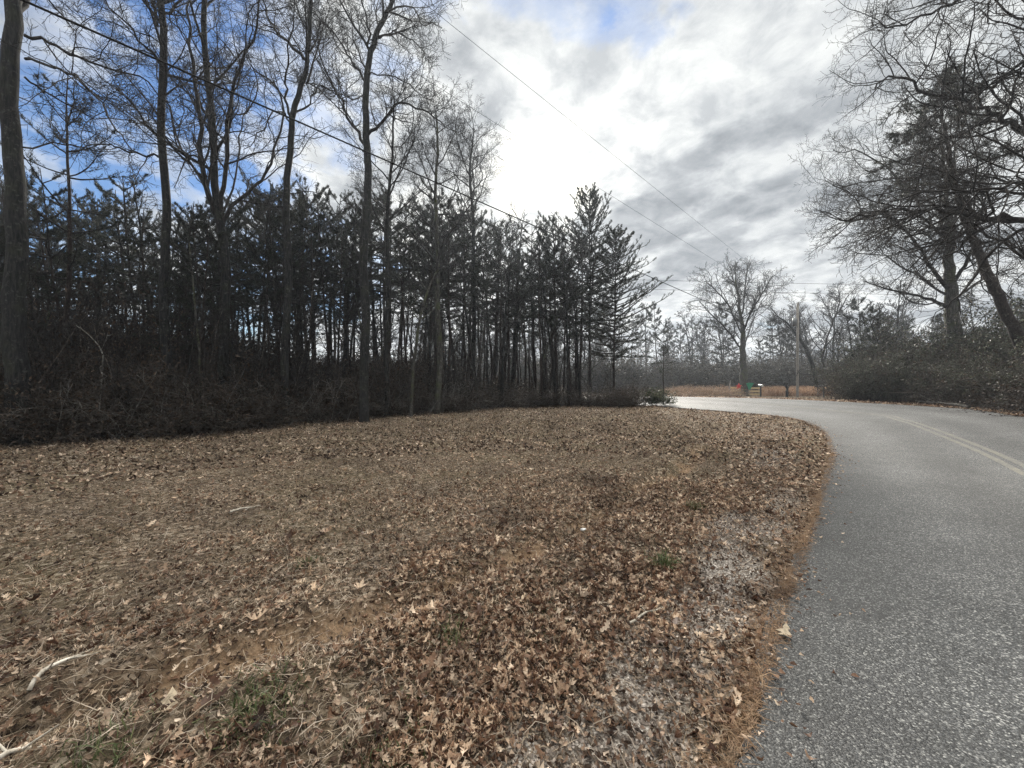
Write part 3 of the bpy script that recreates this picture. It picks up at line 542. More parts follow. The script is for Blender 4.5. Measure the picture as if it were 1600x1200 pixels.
# -- trees across the road
PF = P_(n=[12, 10, 9, 6, 0], ratio=[.42, .46, .5, .5], rmin=.008, maxl=4)
hero('oak_tree', 'broad spreading oak alone beside the plank fence across the road', 1162, 42, [(1163, 621, 0), (1162, 590, 0), (1161, 550, 0), (1160, 515, 0), (1154, 470, 0), (1148, 430, 0)], .47,
     [([(1160, 545, 0), (1135, 515, 1), (1110, 490, 2), (1092, 470, 3)], 0.136, 12), ([(1161, 520, 0), (1172, 490, -1), (1190, 460, -2), (1208, 430, -3)], 0.136, 12), ([(1160, 500, 0), (1150, 450, 2), (1140, 415, 3)], 0.122, 11),
      ([(1158, 520, 0), (1140, 480, -2), (1115, 450, -3), (1100, 440, -4)], 0.109, 12), ([(1162, 530, 0), (1180, 520, 2), (1205, 505, 3)], 0.068, 9), ([(1160, 490, 0), (1165, 440, 1), (1172, 410, 2)], 0.109, 11), ([(1159, 560, 0), (1140, 545, -2), (1118, 535, -3)], 0.068, 8),
      ([(1163, 540, 0), (1190, 470, 3), (1215, 450, 4)], 0.082, 11)], 31, M['oak'], M['twig'], PF, .08, upper=14, t0=.5, flare=1.9)
hero('bare_tree', 'dark bare tree leaning left behind the utility pole', 1281, 45, [(1281, 624, 0), (1275, 600, 0), (1268, 565, 0), (1256, 540, 0), (1246, 525, 0), (1230, 505, 0), (1212, 492, 0)], .30,
     [([(1256, 540, 0), (1235, 515, 1), (1212, 490, 2), (1200, 475, 3)], 0.095, 10), ([(1275, 600, 0), (1286, 580, 1), (1287, 550, 1), (1300, 505, 1), (1315, 480, 1), (1325, 460, 1)], 0.177, 11), ([(1300, 505, 1), (1292, 480, 2), (1280, 460, 3)], 0.102, 10),
      ([(1264, 555, 0), (1240, 545, -1), (1218, 515, -2)], 0.068, 8), ([(1250, 528, 0), (1250, 500, 1), (1240, 470, 2)], 0.082, 10), ([(1306, 495, 1), (1312, 465, 0), (1308, 445, 0)], 0.082, 9)], 32, M['dark'], M['twig'], PF, .10, upper=10, t0=.5, flare=1.3)
hero('bare_tree', 'small low-forked orchard tree left of the utility pole', 1229, 39, [(1229, 621, 0), (1230, 612, 0), (1230, 606, 0), (1226, 599, 0)], .12,
     [([(1230, 607, 0), (1238, 597, .3), (1244, 585, .6)], 0.061, 6), ([(1229, 607, 0), (1222, 598, -.3), (1220, 588, -.5)], 0.048, 6), ([(1230, 606, 0), (1234, 594, -.5), (1230, 580, -.7)], 0.041, 5)], 33, M['dark'], M['twig'], P_(n=[6, 6, 5, 0, 0], maxl=3, rmin=.014), .7, upper=3, t0=.6, flare=1.0)

# -- pines: built once per shape, then copied
def make_pine(seed, H, crown0, spread, label, group, loc, s, dens=1.0, name='pine_tree', rz=0, lean=0.0, kk=12, nl=.115, nw=.014):
    rg = random.Random(seed); out = []; r0 = .0068*H+.02
    tp, x, y = [], 0, 0
    for i in range(13):
        t = i/12; x += rg.gauss(0, .035)+lean*H/12; y += rg.gauss(0, .035); tp.append((x if i else 0, y if i else 0, t*H-.1))
    rad = [r0*(1-.86*(i/12))*(1+.35*math.exp(-i*1.5)) for i in range(13)]; out.append((tp, rad, 0)); Pn, Dn = [], []
    def tpt(t):
        f = t*12; k = min(int(f), 11); f -= k; a, b = tp[k], tp[k+1]; return (a[0]+(b[0]-a[0])*f, a[1]+(b[1]-a[1])*f, a[2]+(b[2]-a[2])*f)
    nb = int((1-crown0)*H*4.4*dens); az = 0
    for i in range(nb):
        t = crown0+(1-crown0)*(int((i+rg.random())/nb*nb/3.6)+.35*rg.random())/(nb/3.6+.5); t = min(t, .99); u = (t-crown0)/(1-crown0)
        L = spread*(.45+.55*min(1, (u+.02)*4))*(1-u)**.58*rg.uniform(.40, 1.35)+.2; az += 2.4+rg.gauss(0, .5)
        el = R(-4+40*u+rg.gauss(0, 9)); p = tpt(t); d = (cos(az)*cos(el), sin(az)*cos(el), sin(el)); q = p; pts = [p]; n = 6
        for j in range(n):
            d = nrmz((d[0]+rg.gauss(0, .09), d[1]+rg.gauss(0, .09), d[2]+rg.gauss(0, .08)+.07)); q = (q[0]+d[0]*L/n, q[1]+d[1]*L/n, q[2]+d[2]*L/n); pts.append(q)
            m = 1+int(rg.random() < .55) if j else 0
            for _ in range(m):
                sd = rg.choice((-1, 1)); w = nrmz((d[0]*.8-d[1]*sd*.8, d[1]*.8+d[0]*sd*.8, d[2]+rg.uniform(-.15, .3))); l2 = L*.34*rg.uniform(.5, 1.2)*(1.15-j/n); c = q; sp_ = [q]
                for z in range(3):
                    w = nrmz((w[0]+rg.gauss(0, .15), w[1]+rg.gauss(0, .15), w[2]+rg.gauss(0, .12)+.1)); c = (c[0]+w[0]*l2/3, c[1]+w[1]*l2/3, c[2]+w[2]*l2/3); sp_.append(c)
                    Pn.append(c); Dn.append(w)
                    Pn.append((c[0]-w[0]*l2/6, c[1]-w[1]*l2/6, c[2]-w[2]*l2/6)); Dn.append(w)
                out.append((sp_, [.008, .006, .005, .004], 3))
            if j > 1: Pn.append(q); Dn.append(d)
        out.append((pts, [max(.007, (.012+L*.011)*(1-j/n*.75)) for j in range(n+1)], 2))
    for i in range(int(H*2.2*crown0)):      # dead stubs below the crown
        t = .18+(crown0-.18)*rg.random(); p = tpt(t); a = rg.random()*6.28; L = rg.uniform(.3, 1.5); d = (cos(a), sin(a), rg.uniform(-.2, .35)); pts = [p]; q = p
        for j in range(3): d = nrmz((d[0]+rg.gauss(0, .2), d[1]+rg.gauss(0, .2), d[2]+rg.gauss(0, .2))); q = (q[0]+d[0]*L/3, q[1]+d[1]*L/3, q[2]+d[2]*L/3); pts.append(q)
        out.append((pts, [.012, .009, .007, .005], 3))
    root = empty(name, loc, label, 'tree', group, rz, s); V, Fq = needles(Pn, Dn, rg, kk, nl, nw)
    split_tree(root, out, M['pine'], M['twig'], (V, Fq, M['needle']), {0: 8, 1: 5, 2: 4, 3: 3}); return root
def gl(px, Z): x = (px-800)/F*Z; return (x, Z, h1(x, Z)-.05)
def topH(py, Z): return 1.6+(HOR-py)/F*Z
# heroes among the pines
make_pine(101, 17.6, .30, 5.2, 'tallest broad-crowned pine at the right end of the left wood', None, gl(921, 33*.78), 1*.78, 3.4, lean=.002, kk=12, nl=.13, nw=.017)
make_pine(102, 13.0, .26, 4.4, 'pine overhanging the road side, right end of the left wood, branches swept right', None, gl(958, 23.6), .80, 3.0, lean=.012, kk=12, nl=.13, nw=.017)
make_pine(103, 9.0, .40, 1.5, 'small sparse pine standing last at the wood corner beside the road', None, gl(1036, 21.8), .52, 1.0, lean=.008, kk=5)
make_pine(104, 12.8, .45, 2.1, 'thin-needled pine against blue sky right of the thick left trunk', None, gl(98, 14), 1, .75, kk=6)
make_pine(105, 13.5, .36, 3.2, 'narrow pine with feathery top left of the tallest pine', None, gl(868, 23.6), .84, 1.0)
make_pine(106, 13.5, .36, 3.0, 'pine with rounded top behind the slim grey-barked tree', None, gl(700, 21), .83, 1.1)
ZN = [(-200, 230, 'dark slender pine in the dense stand behind the two leftmost trunks', 'pines behind the leftmost trunks'),
      (230, 450, 'dark slender pine in the stand behind the many-stemmed oak', 'pines behind the many-stemmed oak'),
      (450, 640, 'dark slender pine in the stand behind the tall forked oak', 'pines behind the forked oak'),
      (640, 830, 'dark slender pine in the middle row left of the sun', 'pines in the middle of the wood'),
      (830, 1000, 'dark slender pine crowded near the tallest pine at the wood corner', 'pines near the wood corner')]
protos = {}
for k in range(6):
    protos[k] = None
rgp = random.Random(77)
def place_pine(px, Z, H, k, label, group, sx=1.0):
    loc = gl(px, Z); base = 11.0; s = H/base; rz = rgp.random()*6.28
    if protos[k] is None:
        protos[k] = make_pine(200+k, base, [.52, .58, .48, .55, .62, .5][k], [2.8, 2.4, 3.1, 2.6, 2.3, 3.0][k], label, group, loc, (s*sx, s*sx, s), [1, .9, 1.1, 1, .8, 1.15][k], rz=rz, lean=[0, .006, -.004, .003, 0, -.006][k])
    else: dup(protos[k], loc, rz, (s*sx, s*sx, s), label, group)
sky_line = [(-200, 240), (60, 262), (200, 285), (300, 300), (400, 300), (480, 280), (560, 290), (640, 285), (700, 300), (760, 335), (820, 345), (880, 335), (930, 310), (985, 400), (1030, 470)]
def skyl(px): return float(np.interp(px, [a for a, b in sky_line], [b for a, b in sky_line]))
placed = []
cnt = 0
for (a, b, lab, grp), num in zip(ZN, (50, 34, 30, 32, 26)):
    t = 0; c = 0
    while c < num and t < 3000:
        t += 1; px = a+(b-a)*(c+rgp.random())/num; Z = rgp.uniform(11.5, 36) if px < 640 else rgp.uniform(19, 33); x = (px-800)/F*Z
        if x < -60: continue
        d = float(segdist([x], [Z], WEDGE)[0]); o_r = float(offroad([x], [Z])[0]); 
        if d < (1.3 if px < 830 else .5) or float(segdist([x], [Z], LE)[0]) < .8: continue
        if min([math.hypot(x-q[0], Z-q[1]) for q in placed]+[9]) < .6: continue
        placed.append((x, Z)); c += 1
        H = topH(skyl(px)+rgp.triangular(-14, 150, 5)+max(0, 20-Z)*3, Z); H = max(5.5, min(17, H)); place_pine(px, Z, H, cnt % 6, lab, grp, rgp.uniform(.8, 1.15)); cnt += 1

# -- slender bare trees, copied
def make_bare(seed, H, r0, label, group, loc, s, rz, nn=18, mat_='dark', spread=.36, rmin=.008, t0=.35, wig=.05, maxl=3, cn=(8, 6, 4)):
    rg = random.Random(seed); prm = P_(n=[nn, cn[0], cn[1], cn[2], 0], ratio=[spread, .5, .5, .5], rmin=rmin, maxl=maxl, wig=[wig, .15, .2, .25, .3], ang=[(25, 50), (30, 60), (30, 60), (30, 60)])
    out = []; tp, rad = [], []; p = (0, 0, -.1); d = (0, 0, 1)
    for i in range(12):
        tp.append(p); rad.append(max(rmin, r0*(1-.85*i/11)*(1+.3*math.exp(-i*1.4)))); d = nrmz((d[0]+rg.gauss(0, wig), d[1]+rg.gauss(0, wig), d[2]+.1)); p = (p[0]+d[0]*H/11, p[1]+d[1]*H/11, p[2]+d[2]*H/11)
    out.append((tp, rad, 0)); sprout(out, tp, rad, H*.62, 0, prm, rg, t0=t0)
    root = empty('bare_tree', loc, label, 'tree', group, rz, s); split_tree(root, out, M[mat_], M['twig'], None, {0: 8, 1: 5, 2: 4, 3: 3, 4: 3}); return root
bprotos = [None]*5
def place_bare(px, Z, H, k, label, group):
    loc = gl(px, Z); s = H/9.0; rz = rgp.random()*6.28
    if bprotos[k] is None: bprotos[k] = make_bare(300+k, 9.0, [.09, .07, .11, .06, .08][k], label, group, loc, s, rz, [16, 12, 20, 12, 18][k], ['dark', 'oak', 'dark', 'brush', 'dark'][k])
    else: dup(bprotos[k], loc, rz, s, label, group)
cnt = 0
for (a, b, lab, grp), num in zip(ZN, (30, 26, 22, 16, 9)):
    t = 0; c = 0
    while c < num and t < 3000:
        t += 1; px = rgp.uniform(a, b); Z = rgp.uniform(11.5, 32) if px < 640 else rgp.uniform(19, 30); x = (px-800)/F*Z
        if x < -60: continue
        d = float(segdist([x], [Z], WEDGE)[0])
        if d < .4 or float(segdist([x], [Z], LE)[0]) < .7: continue
        c += 1; H = max(4, min(13, topH(skyl(px)+rgp.uniform(-10, 190), Z)))
        place_bare(px, Z, H, cnt % 5, lab.replace('dark slender pine', 'thin leafless tree').replace('the dense stand', 'the pine stand').replace('the stand', 'the pine stand').replace('in the middle row', 'in the middle of the wood'), grp.replace('pines', 'thin bare trees')); cnt += 1

eprot = [None]*3
for i in range(46):      # fine-twigged saplings fringing the wood
    k0 = int(rgp.uniform(.22, .97)*(len(WEDGE)-2)); p = WEDGE[k0]; d = rgp.uniform(.5, 1.8); x, y = p[0]-.5*d+rgp.gauss(0, .4), p[1]+.85*d
    if float(segdist([x], [y], WEDGE)[0]) < .3 or float(segdist([x], [y], LE)[0]) < .5: continue
    pxx = x/y*F+800; lab = 'twiggy sapling fringing the wood left of the many-stemmed oak' if pxx < 345 else 'twiggy sapling fringing the wood between the many-stemmed and the tall forked oak' if pxx < 570 else 'twiggy sapling fringing the wood right of the tall forked oak'
    grp = 'fringe saplings '+('at the left' if pxx < 345 else 'in the middle' if pxx < 570 else 'at the right'); k = i % 3; s = rgp.uniform(.55, 1.25); loc = (x, y, h1(x, y)-.05)
    if eprot[k] is None: eprot[k] = make_bare(350+k, 4.6, .032, lab, grp, loc, s, 0, [22, 18, 26][k], 'brush', .42, .0055, .12, .09, 3, (7, 5, 4))
    else: dup(eprot[k], loc, rgp.random()*6.28, s, lab, grp)

# -- far woods beyond the field, each tree its own
fprot = {}
def far_tree(px, Z, H, k, label, group):
    loc = gl(px, Z); rz = rgp.random()*6.28
    if k < 3:
        s = H/13.0
        if k not in fprot: fprot[k] = make_bare(400+k, 13.0, .17, label, group, loc, s, rz, [14, 18, 12][k], 'dark', .42, .022, .3, .05, 3, (8, 7, 3))
        else: dup(fprot[k], loc, rz, s, label, group)
    else:
        s = H/13.0
        if k not in fprot: fprot[k] = make_pine(410+k, 13.0, [.3, .5][k-3], [2.5, 2.0][k-3], label, group, loc, s, .8, rz=rz, kk=5, nl=.28, nw=.04)
        else: dup(fprot[k], loc, rz, s, label, group)
for i in range(110):
    Z = rgp.uniform(56, 105); px = rgp.uniform(640, 1420); H = topH(rgp.gauss(505, 18), Z); k = rgp.choice((0, 1, 2, 0, 1, 2, 3, 4, 4))
    zone = 'behind the wood corner' if px < 1050 else 'behind the spreading oak' if px < 1200 else 'behind the leaning tree and pole' 
    far_tree(px, Z, max(6, H), k, ('hazy bare tree in the far woods ' if k < 3 else 'hazy dark pine in the far woods ')+zone, ('bare trees of the far woods ' if k < 3 else 'pines of the far woods ')+zone)
for i in range(34):      # right bank behind the thicket
    Z = rgp.uniform(24, 55); px = rgp.uniform(1325, 1800); H = topH(rgp.gauss(500, 25), Z); k = rgp.choice((0, 1, 2, 3, 2))
    far_tree(px, Z, max(5, H), k, 'bare tree in the woods behind the roadside thicket at right' if k < 3 else 'dark pine in the woods behind the roadside thicket at right', 'bare trees behind the right thicket' if k < 3 else 'pines behind the right thicket')

# ------------------------------------------------------------------ undergrowth (a tangle nobody could count) and single shrubs
def tangle(seed, n, H, rad, rmin=.006, subs=5, lean=.5):
    rg = random.Random(seed); out = []; prm = P_(n=[subs, 4, 2, 0, 0], ratio=[.5, .5, .5, .5], rmin=rmin, maxl=2, wig=[.16, .25, .3, .3, .3], up=[.02, .02, 0, 0, 0], seg=[.3, .25, .2, .2, .2], t0=[.15, .2, .2, .2], taper=[.4, .5, .5, .5, .5])
    for i in range(n):
        a = rg.random()*6.28; r = rad*sqrt(rg.random()); p = (r*cos(a), r*sin(a), 0); d = nrmz((rg.gauss(0, lean), rg.gauss(0, lean), 1)); grow(out, p, d, H*rg.uniform(.4, 1.1), rg.uniform(.006, .014), 0, prm, rg)
    return out
tang = []
for k in range(5):
    o = tangle(500+k, 26, 1.9, .9, .006, 6, .75); V, Fs = tubes(o, {0: 4, 1: 3, 2: 3}); Pn = [q[0][-1] for q in o if q[2] >= 1]; V2, F2 = leafquads(Pn, random.Random(k), 2, .045, .10)
    tang.append((V, np.concatenate(Fs), V2, F2))
def scatter(name, spots, kind_label, stem='brush', leaf='marcescent', leaves=True):
    Vs, Fs, Ls, LFs, o1, o2 = [], [], [], [], 0, 0
    for j, (x, y, s, sz) in enumerate(spots):
        V, Fq, V2, F2 = tang[j % len(tang)]; a = rgp.random()*6.28; c, s_ = cos(a), sin(a); z0 = h1(x, y)-.03
        def tr(A): return np.c_[(A[:, 0]*c-A[:, 1]*s_)*s+x, (A[:, 0]*s_+A[:, 1]*c)*s+y, A[:, 2]*sz+z0]
        Vs.append(tr(V)); Fs.append(Fq+o1); o1 += len(V); Ls.append(tr(V2)); LFs.append(F2+o2); o2 += len(V2)
    o = obj(name, mesh_np(name, np.concatenate(Vs), [np.concatenate(Fs)], M[stem])); tag(o, kind_label, 'undergrowth', None, 'stuff')
    if leaves:
        q = obj('dry_leaves', mesh_np('dry_leaves', np.concatenate(Ls), [np.concatenate(LFs)], M[leaf], smooth=False), o)
spots = []
for i in range(300):     # along the edge of the left wood
    t = rgp.random(); k = t*(len(WEDGE)-1); k0 = int(k); p = WEDGE[k0]+(WEDGE[min(k0+1, len(WEDGE)-1)]-WEDGE[k0])*(k-k0); d = rgp.uniform(.2, 4.0); x = p[0]-d*.45+rgp.gauss(0, .3); y = p[1]+d*.9
    if x < -26 or float(segdist([x], [y], WEDGE)[0]) < .45 or float(segdist([x], [y], LE)[0]) < .7: continue
    f = (.6 if x > -1 else .6 if x > -5 else 1.15)*(.75+.25*min(d, 3)); spots.append((x, y, rgp.uniform(.75, 1.2), f*rgp.uniform(.5, 1.05)))
scatter('undergrowth', spots, 'brown tangled brush along the foot of the left wood')
spots = []
for i in range(420):     # deeper in the left wood
    px = rgp.uniform(-150, 690); Z = rgp.uniform(15, 36); x = (px-800)/F*Z
    if float(segdist([x], [Z], WEDGE)[0]) < 3.5 or float(segdist([x], [Z], LE)[0]) < .8: continue
    spots.append((x, Z, rgp.uniform(1.2, 1.9), (1.1 if px > 480 else 1.05+(480-px)/480*.85)*rgp.uniform(.9, 1.8)))
scatter('deep_undergrowth', spots, 'dark leafless thicket deep inside the left wood', 'twig')
spots = []
for i in range(230):
    Z = rgp.uniform(52, 72); px = rgp.uniform(560, 1450); x = (px-800)/F*Z; spots.append((x, Z, rgp.uniform(2.2, 3.6), rgp.uniform(1.6, 3.2)))
scatter('far_thicket', spots, 'grey hazy thicket at the foot of the far woods', 'fartwig', 'farleaf')
spots = []
for i in range(46):
    px = rgp.uniform(1045, 1142); Z = rgp.uniform(40, 48); x = (px-800)/F*Z; spots.append((x, Z, rgp.uniform(.9, 1.5), rgp.uniform(.3, .62)))
scatter('dry_weeds', spots, 'low dead weeds and vines left of the plank fence', 'straw', 'field')
spots = []
for i in range(170):
    t = rgp.uniform(0, 1); i0 = 7*NS+int(t*5.0*NS); p = RE[min(i0, len(RE)-1)]; d = rgp.uniform(1.0, 5); q = RE[min(i0+1, len(RE)-1)]-p; l = math.hypot(q[0], q[1])+1e-9; x, y = p[0]+q[1]/l*d, p[1]-q[0]/l*d
    if (x-0)/y*F+800 < 1325: continue
    spots.append((x, y, rgp.uniform(.7, 1.3), rgp.uniform(.5, 1.0)*(.6+.28*d)))
scatter('roadside_undergrowth', spots, 'bare twiggy undergrowth along the far side of the road at right')

def scatter_one(name, spots, label, stem, n_stems, H, seed):
    global tang
    keep = tang; tang = []
    for k in range(4):
        o = tangle(seed+k, n_stems, H, .8, .005, 3, .6); V, Fs = tubes(o, {0: 4, 1: 3, 2: 3}); V2, F2 = leafquads([q[0][-1] for q in o[:6]], random.Random(k), 1, .03, .1); tang.append((V, np.concatenate(Fs), V2, F2))
    scatter(name, spots, label, stem, leaves=False); tang = keep
spots = []
for i in range(150):
    k0 = int(rgp.uniform(.2, .99)*(len(WEDGE)-2)); p = WEDGE[k0]; d = rgp.uniform(.3, 1.3); x, y = p[0]-.5*d+rgp.gauss(0, .5), p[1]+.85*d
    if float(segdist([x], [y], WEDGE)[0]) < .1 or float(segdist([x], [y], LE)[0]) < .4: continue
    spots.append((x, y, rgp.uniform(.8, 1.3), (.55 if x > -3 else 1.0)*rgp.uniform(.5, 1.3)))
scatter_one('briars', spots, 'pale arching briar canes along the front of the left wood', 'pale', 4, 1.9, 700)
spots = [(rgp.uniform(5.2, 8.8), 22.0+rgp.gauss(0, .4), rgp.uniform(.5, .9), rgp.uniform(.35, .7)) for i in range(34)]
scatter('corner_twigs', [q for q in spots if float(segdist([q[0]], [q[1]], LE)[0]) > .3], 'low twiggy growth at the foot of the small corner pine')
# evergreen shrubs of the right bank
def make_shrub(seed, label, group, loc, s, rz, n=34, H=3.6, rad=1.1, k=5, size=.05, leafm='evergreen', name='evergreen_shrub'):
    rg = random.Random(seed); out = tangle(seed, n, H, rad*.4, .008, 9, .42); Pn = []
    for pts, r, l in out:
        if l >= 1: Pn += pts[1:]
        elif l == 0: Pn += pts[3:]
    Pn = [p for p in Pn if rg.random() < .8]
    root = empty(name, loc, label, 'shrub', group, rz, s); V, Fs = tubes(out, {0: 4, 1: 3, 2: 3}); st = obj('stems', mesh_np('stems', V, [np.concatenate(Fs)], M['brush']), root)
    V, Fq = leafquads(Pn, rg, k, size, .10, .2, 1.0); obj('foliage', mesh_np('foliage', V, [Fq], M[leafm], smooth=False), root); return root
sp_l = 'grey-green evergreen shrub crowding the far side of the road at right'
shp = [None]*3
bank = []
for i in range(32):
    px = rgp.uniform(1322, 1720); Zr = float(np.interp(px, [1050, 1200, 1300, 1460, 1600, 1800], [29, 25, 22.2, 17, 12.5, 9])); Z = Zr+rgp.uniform(1.2, 7.5); x = (px-800)/F*Z
    if float(-segdist([x], [Z], RE)[0]) < 1.5: continue
    k = i % 3; back = (Z-Zr) > 4; s = rgp.uniform(.6, 1.3)*(1.2 if back else .62)
    lab = 'tall grey-green shrub at the back of the right roadside thicket' if back else 'low dusty green shrub at the front of the right roadside thicket'; grp = 'shrubs at the back of the right thicket' if back else 'shrubs at the front of the right thicket'
    loc = (x, Z, h1(x, Z)-.05)
    if shp[k] is None: shp[k] = make_shrub(600+k, lab, grp, loc, s, rgp.random()*6, k=[3, 2, 4][k], leafm=['evergreen', 'evergreen', 'evergreen'][k])
    else: dup(shp[k], loc, rgp.random()*6.28, s, lab, grp)
x, y = (1026-800)/F*21.4, 21.4
make_shrub(650, 'low glossy-leaved bush at the corner of the wood beside the road', None, (x, y, h1(x, y)-.03), (.62, .5, .42), 0, 26, 2.4, 1.9, 1, .11, 'holly', 'broadleaf_bush')

# ------------------------------------------------------------------ utility pole and wires
M['metal'] = plain('weathered_metal', (.16, .17, .18), .5, .6); M['wire'] = plain('wire_black', (.006, .006, .007), .9); M['ceramic'] = plain('insulator_grey', (.35, .33, .31), .3)
PX, PY = (1246-800)/F*40, 40.0; pz = h1(PX, PY)
pole = empty('utility_pole', (PX, PY, pz), 'tall bare wooden utility pole across the road', 'utility pole')
HP = topH(474, 40)-pz
tube_obj('post', [([(0, 0, -.1), (.01, 0, HP*.5), (.03, 0, HP), (.03, 0, HP+.01)], [.125, .11, .095, .02], 0)], M['polewood'], pole)
tube_obj('insulator', [([(.03, -.1, HP-.05), (.03, -.1, HP+.05), (.03, -.1, HP+.12), (.03, -.1, HP+.16)], [.03, .06, .045, .01], 0)], M['ceramic'], pole)
tube_obj('transformer', [([(-.32, -.05, HP-2.3), (-.32, -.05, HP-2.28), (-.32, -.05, HP-1.5), (-.32, -.05, HP-1.48)], [.02, .2, .2, .02], 0)], M['metal'], pole)
poly_obj('bracket', [prim_box(-.14, 0, HP-1.9, .2, .06, .08, .01), prim_box(0.02, -.16, HP-3.9, .08, .1, .1, .01)], M['metal'], pole)
def wire(name, a, b, sag, r, label, n=24):
    pts = []
    for i in range(n+1):
        t = i/n; pts.append((a[0]+(b[0]-a[0])*t, a[1]+(b[1]-a[1])*t, a[2]+(b[2]-a[2])*t-sag*4*t*(1-t)))
    o = tube_obj(name, [(pts, [r]*(n+1), 0)], M['wire'], None, {0: 6}); tag(o, label, 'wire'); return o
def extend(a, b, k): return tuple(b[i]+(b[i]-a[i])*k for i in range(3))
top = (PX+.03, PY-.1, pz+HP+.14)
n2 = W(667, 0, 8.2); wire('power_line', extend(top, n2, .55), top, .12, .0045, 'thin power line crossing the sky, upper of the two fine wires')
n3 = W(500, 14, 7.6); t3 = (PX, PY-.1, pz+HP-.9); wire('power_line', extend(t3, n3, .55), t3, .08, .0045, 'thin power line crossing the sky, lower of the two fine wires')
n1 = W(50, 0, 4.4); t1 = (PX, PY-.2, pz+HP-3.9); wire('telephone_cable', extend(t1, n1, .6), t1, .05, .013, 'thick black cable slanting from the upper left down to the pole')
wire('power_line', W(700, 428, 31), W(1560, 447, 33), .15, .010, 'distant level wire above the far field, upper of the pair')
wire('power_line', W(700, 442, 31), W(1560, 462, 33), .15, .010, 'distant level wire above the far field, lower of the pair')

# ------------------------------------------------------------------ plank fence, mailboxes, roadside bits
M['plank'] = plain('yellow_pine_plank', (.55, .42, .24), .7, 0, 6); M['post'] = plain('grey_post', (.3, .28, .26), .8); M['red'] = plain('red_plastic', (.55, .03, .03), .4); M['grn'] = plain('green_plastic', (.02, .22, .12), .4)
M['black'] = plain('black_enamel', (.02, .02, .022), .35); M['white'] = plain('white_paint', (.7, .7, .68), .5)
def at(px, Z): x = (px-800)/F*Z; return (x, Z, h1(x, Z))
def fence_panel(px0, px1, Z, label):
    a, b = at(px0, Z), at(px1, Z); w = b[0]-a[0]; root = empty('plank_fence', a, label, 'fence', 'plank fence panels by the spreading oak')
    for i in (0, 1, 2):
        poly_obj('plank', [prim_box(w/2, -.05, .28+i*.32, w, .035, .2, .006)], M['plank'], root)
    for t in (0.02, .98): poly_obj('post', [prim_box(w*t, .03, .5, .1, .1, 1.15, .01)], M['post'], root)
fence_panel(1141, 1157, 41.5, 'yellow plank fence panel left of the spreading oak trunk')
fence_panel(1170, 1187, 41.5, 'yellow plank fence panel right of the spreading oak trunk')
p = at(1145-5.5, 41.6); o = tube_obj('fence_post', [([(0, 0, -.1), (.02, 0, .9), (.12, 0, 1.7)], [.06, .055, .04], 0)], M['post']); o.location = p; tag(o, 'leaning grey fence post at the left end of the plank fence', 'post')
def pinwheel(px, Z, m, label, cat, shape):
    root = empty('garden_ornament', at(px, Z), label, cat)
    tube_obj('stake', [([(0, 0, -.05), (0, 0, .5), (0, 0, .95)], [.02, .018, .015], 0)], M['metal'], root)
    if shape == 'star': out = [(cos(R(90+i*36))*(.34 if i % 2 == 0 else .15), sin(R(90+i*36))*(.34 if i % 2 == 0 else .15)) for i in range(10)]
    else: out = [(-.38, .32), (-.05, .40), (.42, .36), (.25, .08), (.05, -.32), (-.12, -.34), (-.22, 0)]
    n = len(out); V = [(x, -.03, y+1.1) for x, y in out]+[(x, .03, y+1.1) for x, y in out]; Fq = [list(range(n)), list(range(2*n-1, n-1, -1))]+[[i, (i+1) % n, (i+1) % n+n, i+n][::-1] for i in range(n)]
    poly_obj('shade', [(V, Fq)], m, root)
pinwheel(1154.5, 41.2, M['red'], 'small red star-like yard ornament left of the oak trunk', 'ornament', 'star')
pinwheel(1171.5, 41.2, M['grn'], 'small green fan-shaped yard ornament right of the oak trunk', 'ornament', 'fan')
def mailbox(px, Z, label, s=1.0, white=True, rz=0):
    root = empty('mailbox', at(px, Z), label, 'mailbox', None, rz, s)
    poly_obj('post', [prim_box(0, 0, .5, .11, .11, 1.1, .01)], M['black'], root)
    n = 8; prof = [(-.1, 0), (.1, 0)]+[(.1*cos(R(a)), .13+.1*sin(R(a))) for a in range(0, 181, 30)]
    V = [(x, -.26, z+1.05) for x, z in prof]+[(x, .26, z+1.05) for x, z in prof]; m = len(prof)
    poly_obj('box', [(V, [list(range(m)), list(range(2*m-1, m-1, -1))]+[[i, (i+1) % m, (i+1) % m+m, i+m][::-1] for i in range(m)])], M['black'], root)
    if white: poly_obj('door', [([(x*.95, -.268, z*.95+1.055) for x, z in prof], [list(range(m))])], M['white'], root)
    poly_obj('flag', [prim_box(.115, -.05, 1.2, .012, .05, .16, .002)], M['red'], root)
mailbox(1188.5, 40.8, 'black mailbox with pale door at the end of the plank fence', 1.05)
mailbox(1287, 37.2, 'dark mailbox beside the foot of the leaning tree', 1.0, False, R(70))

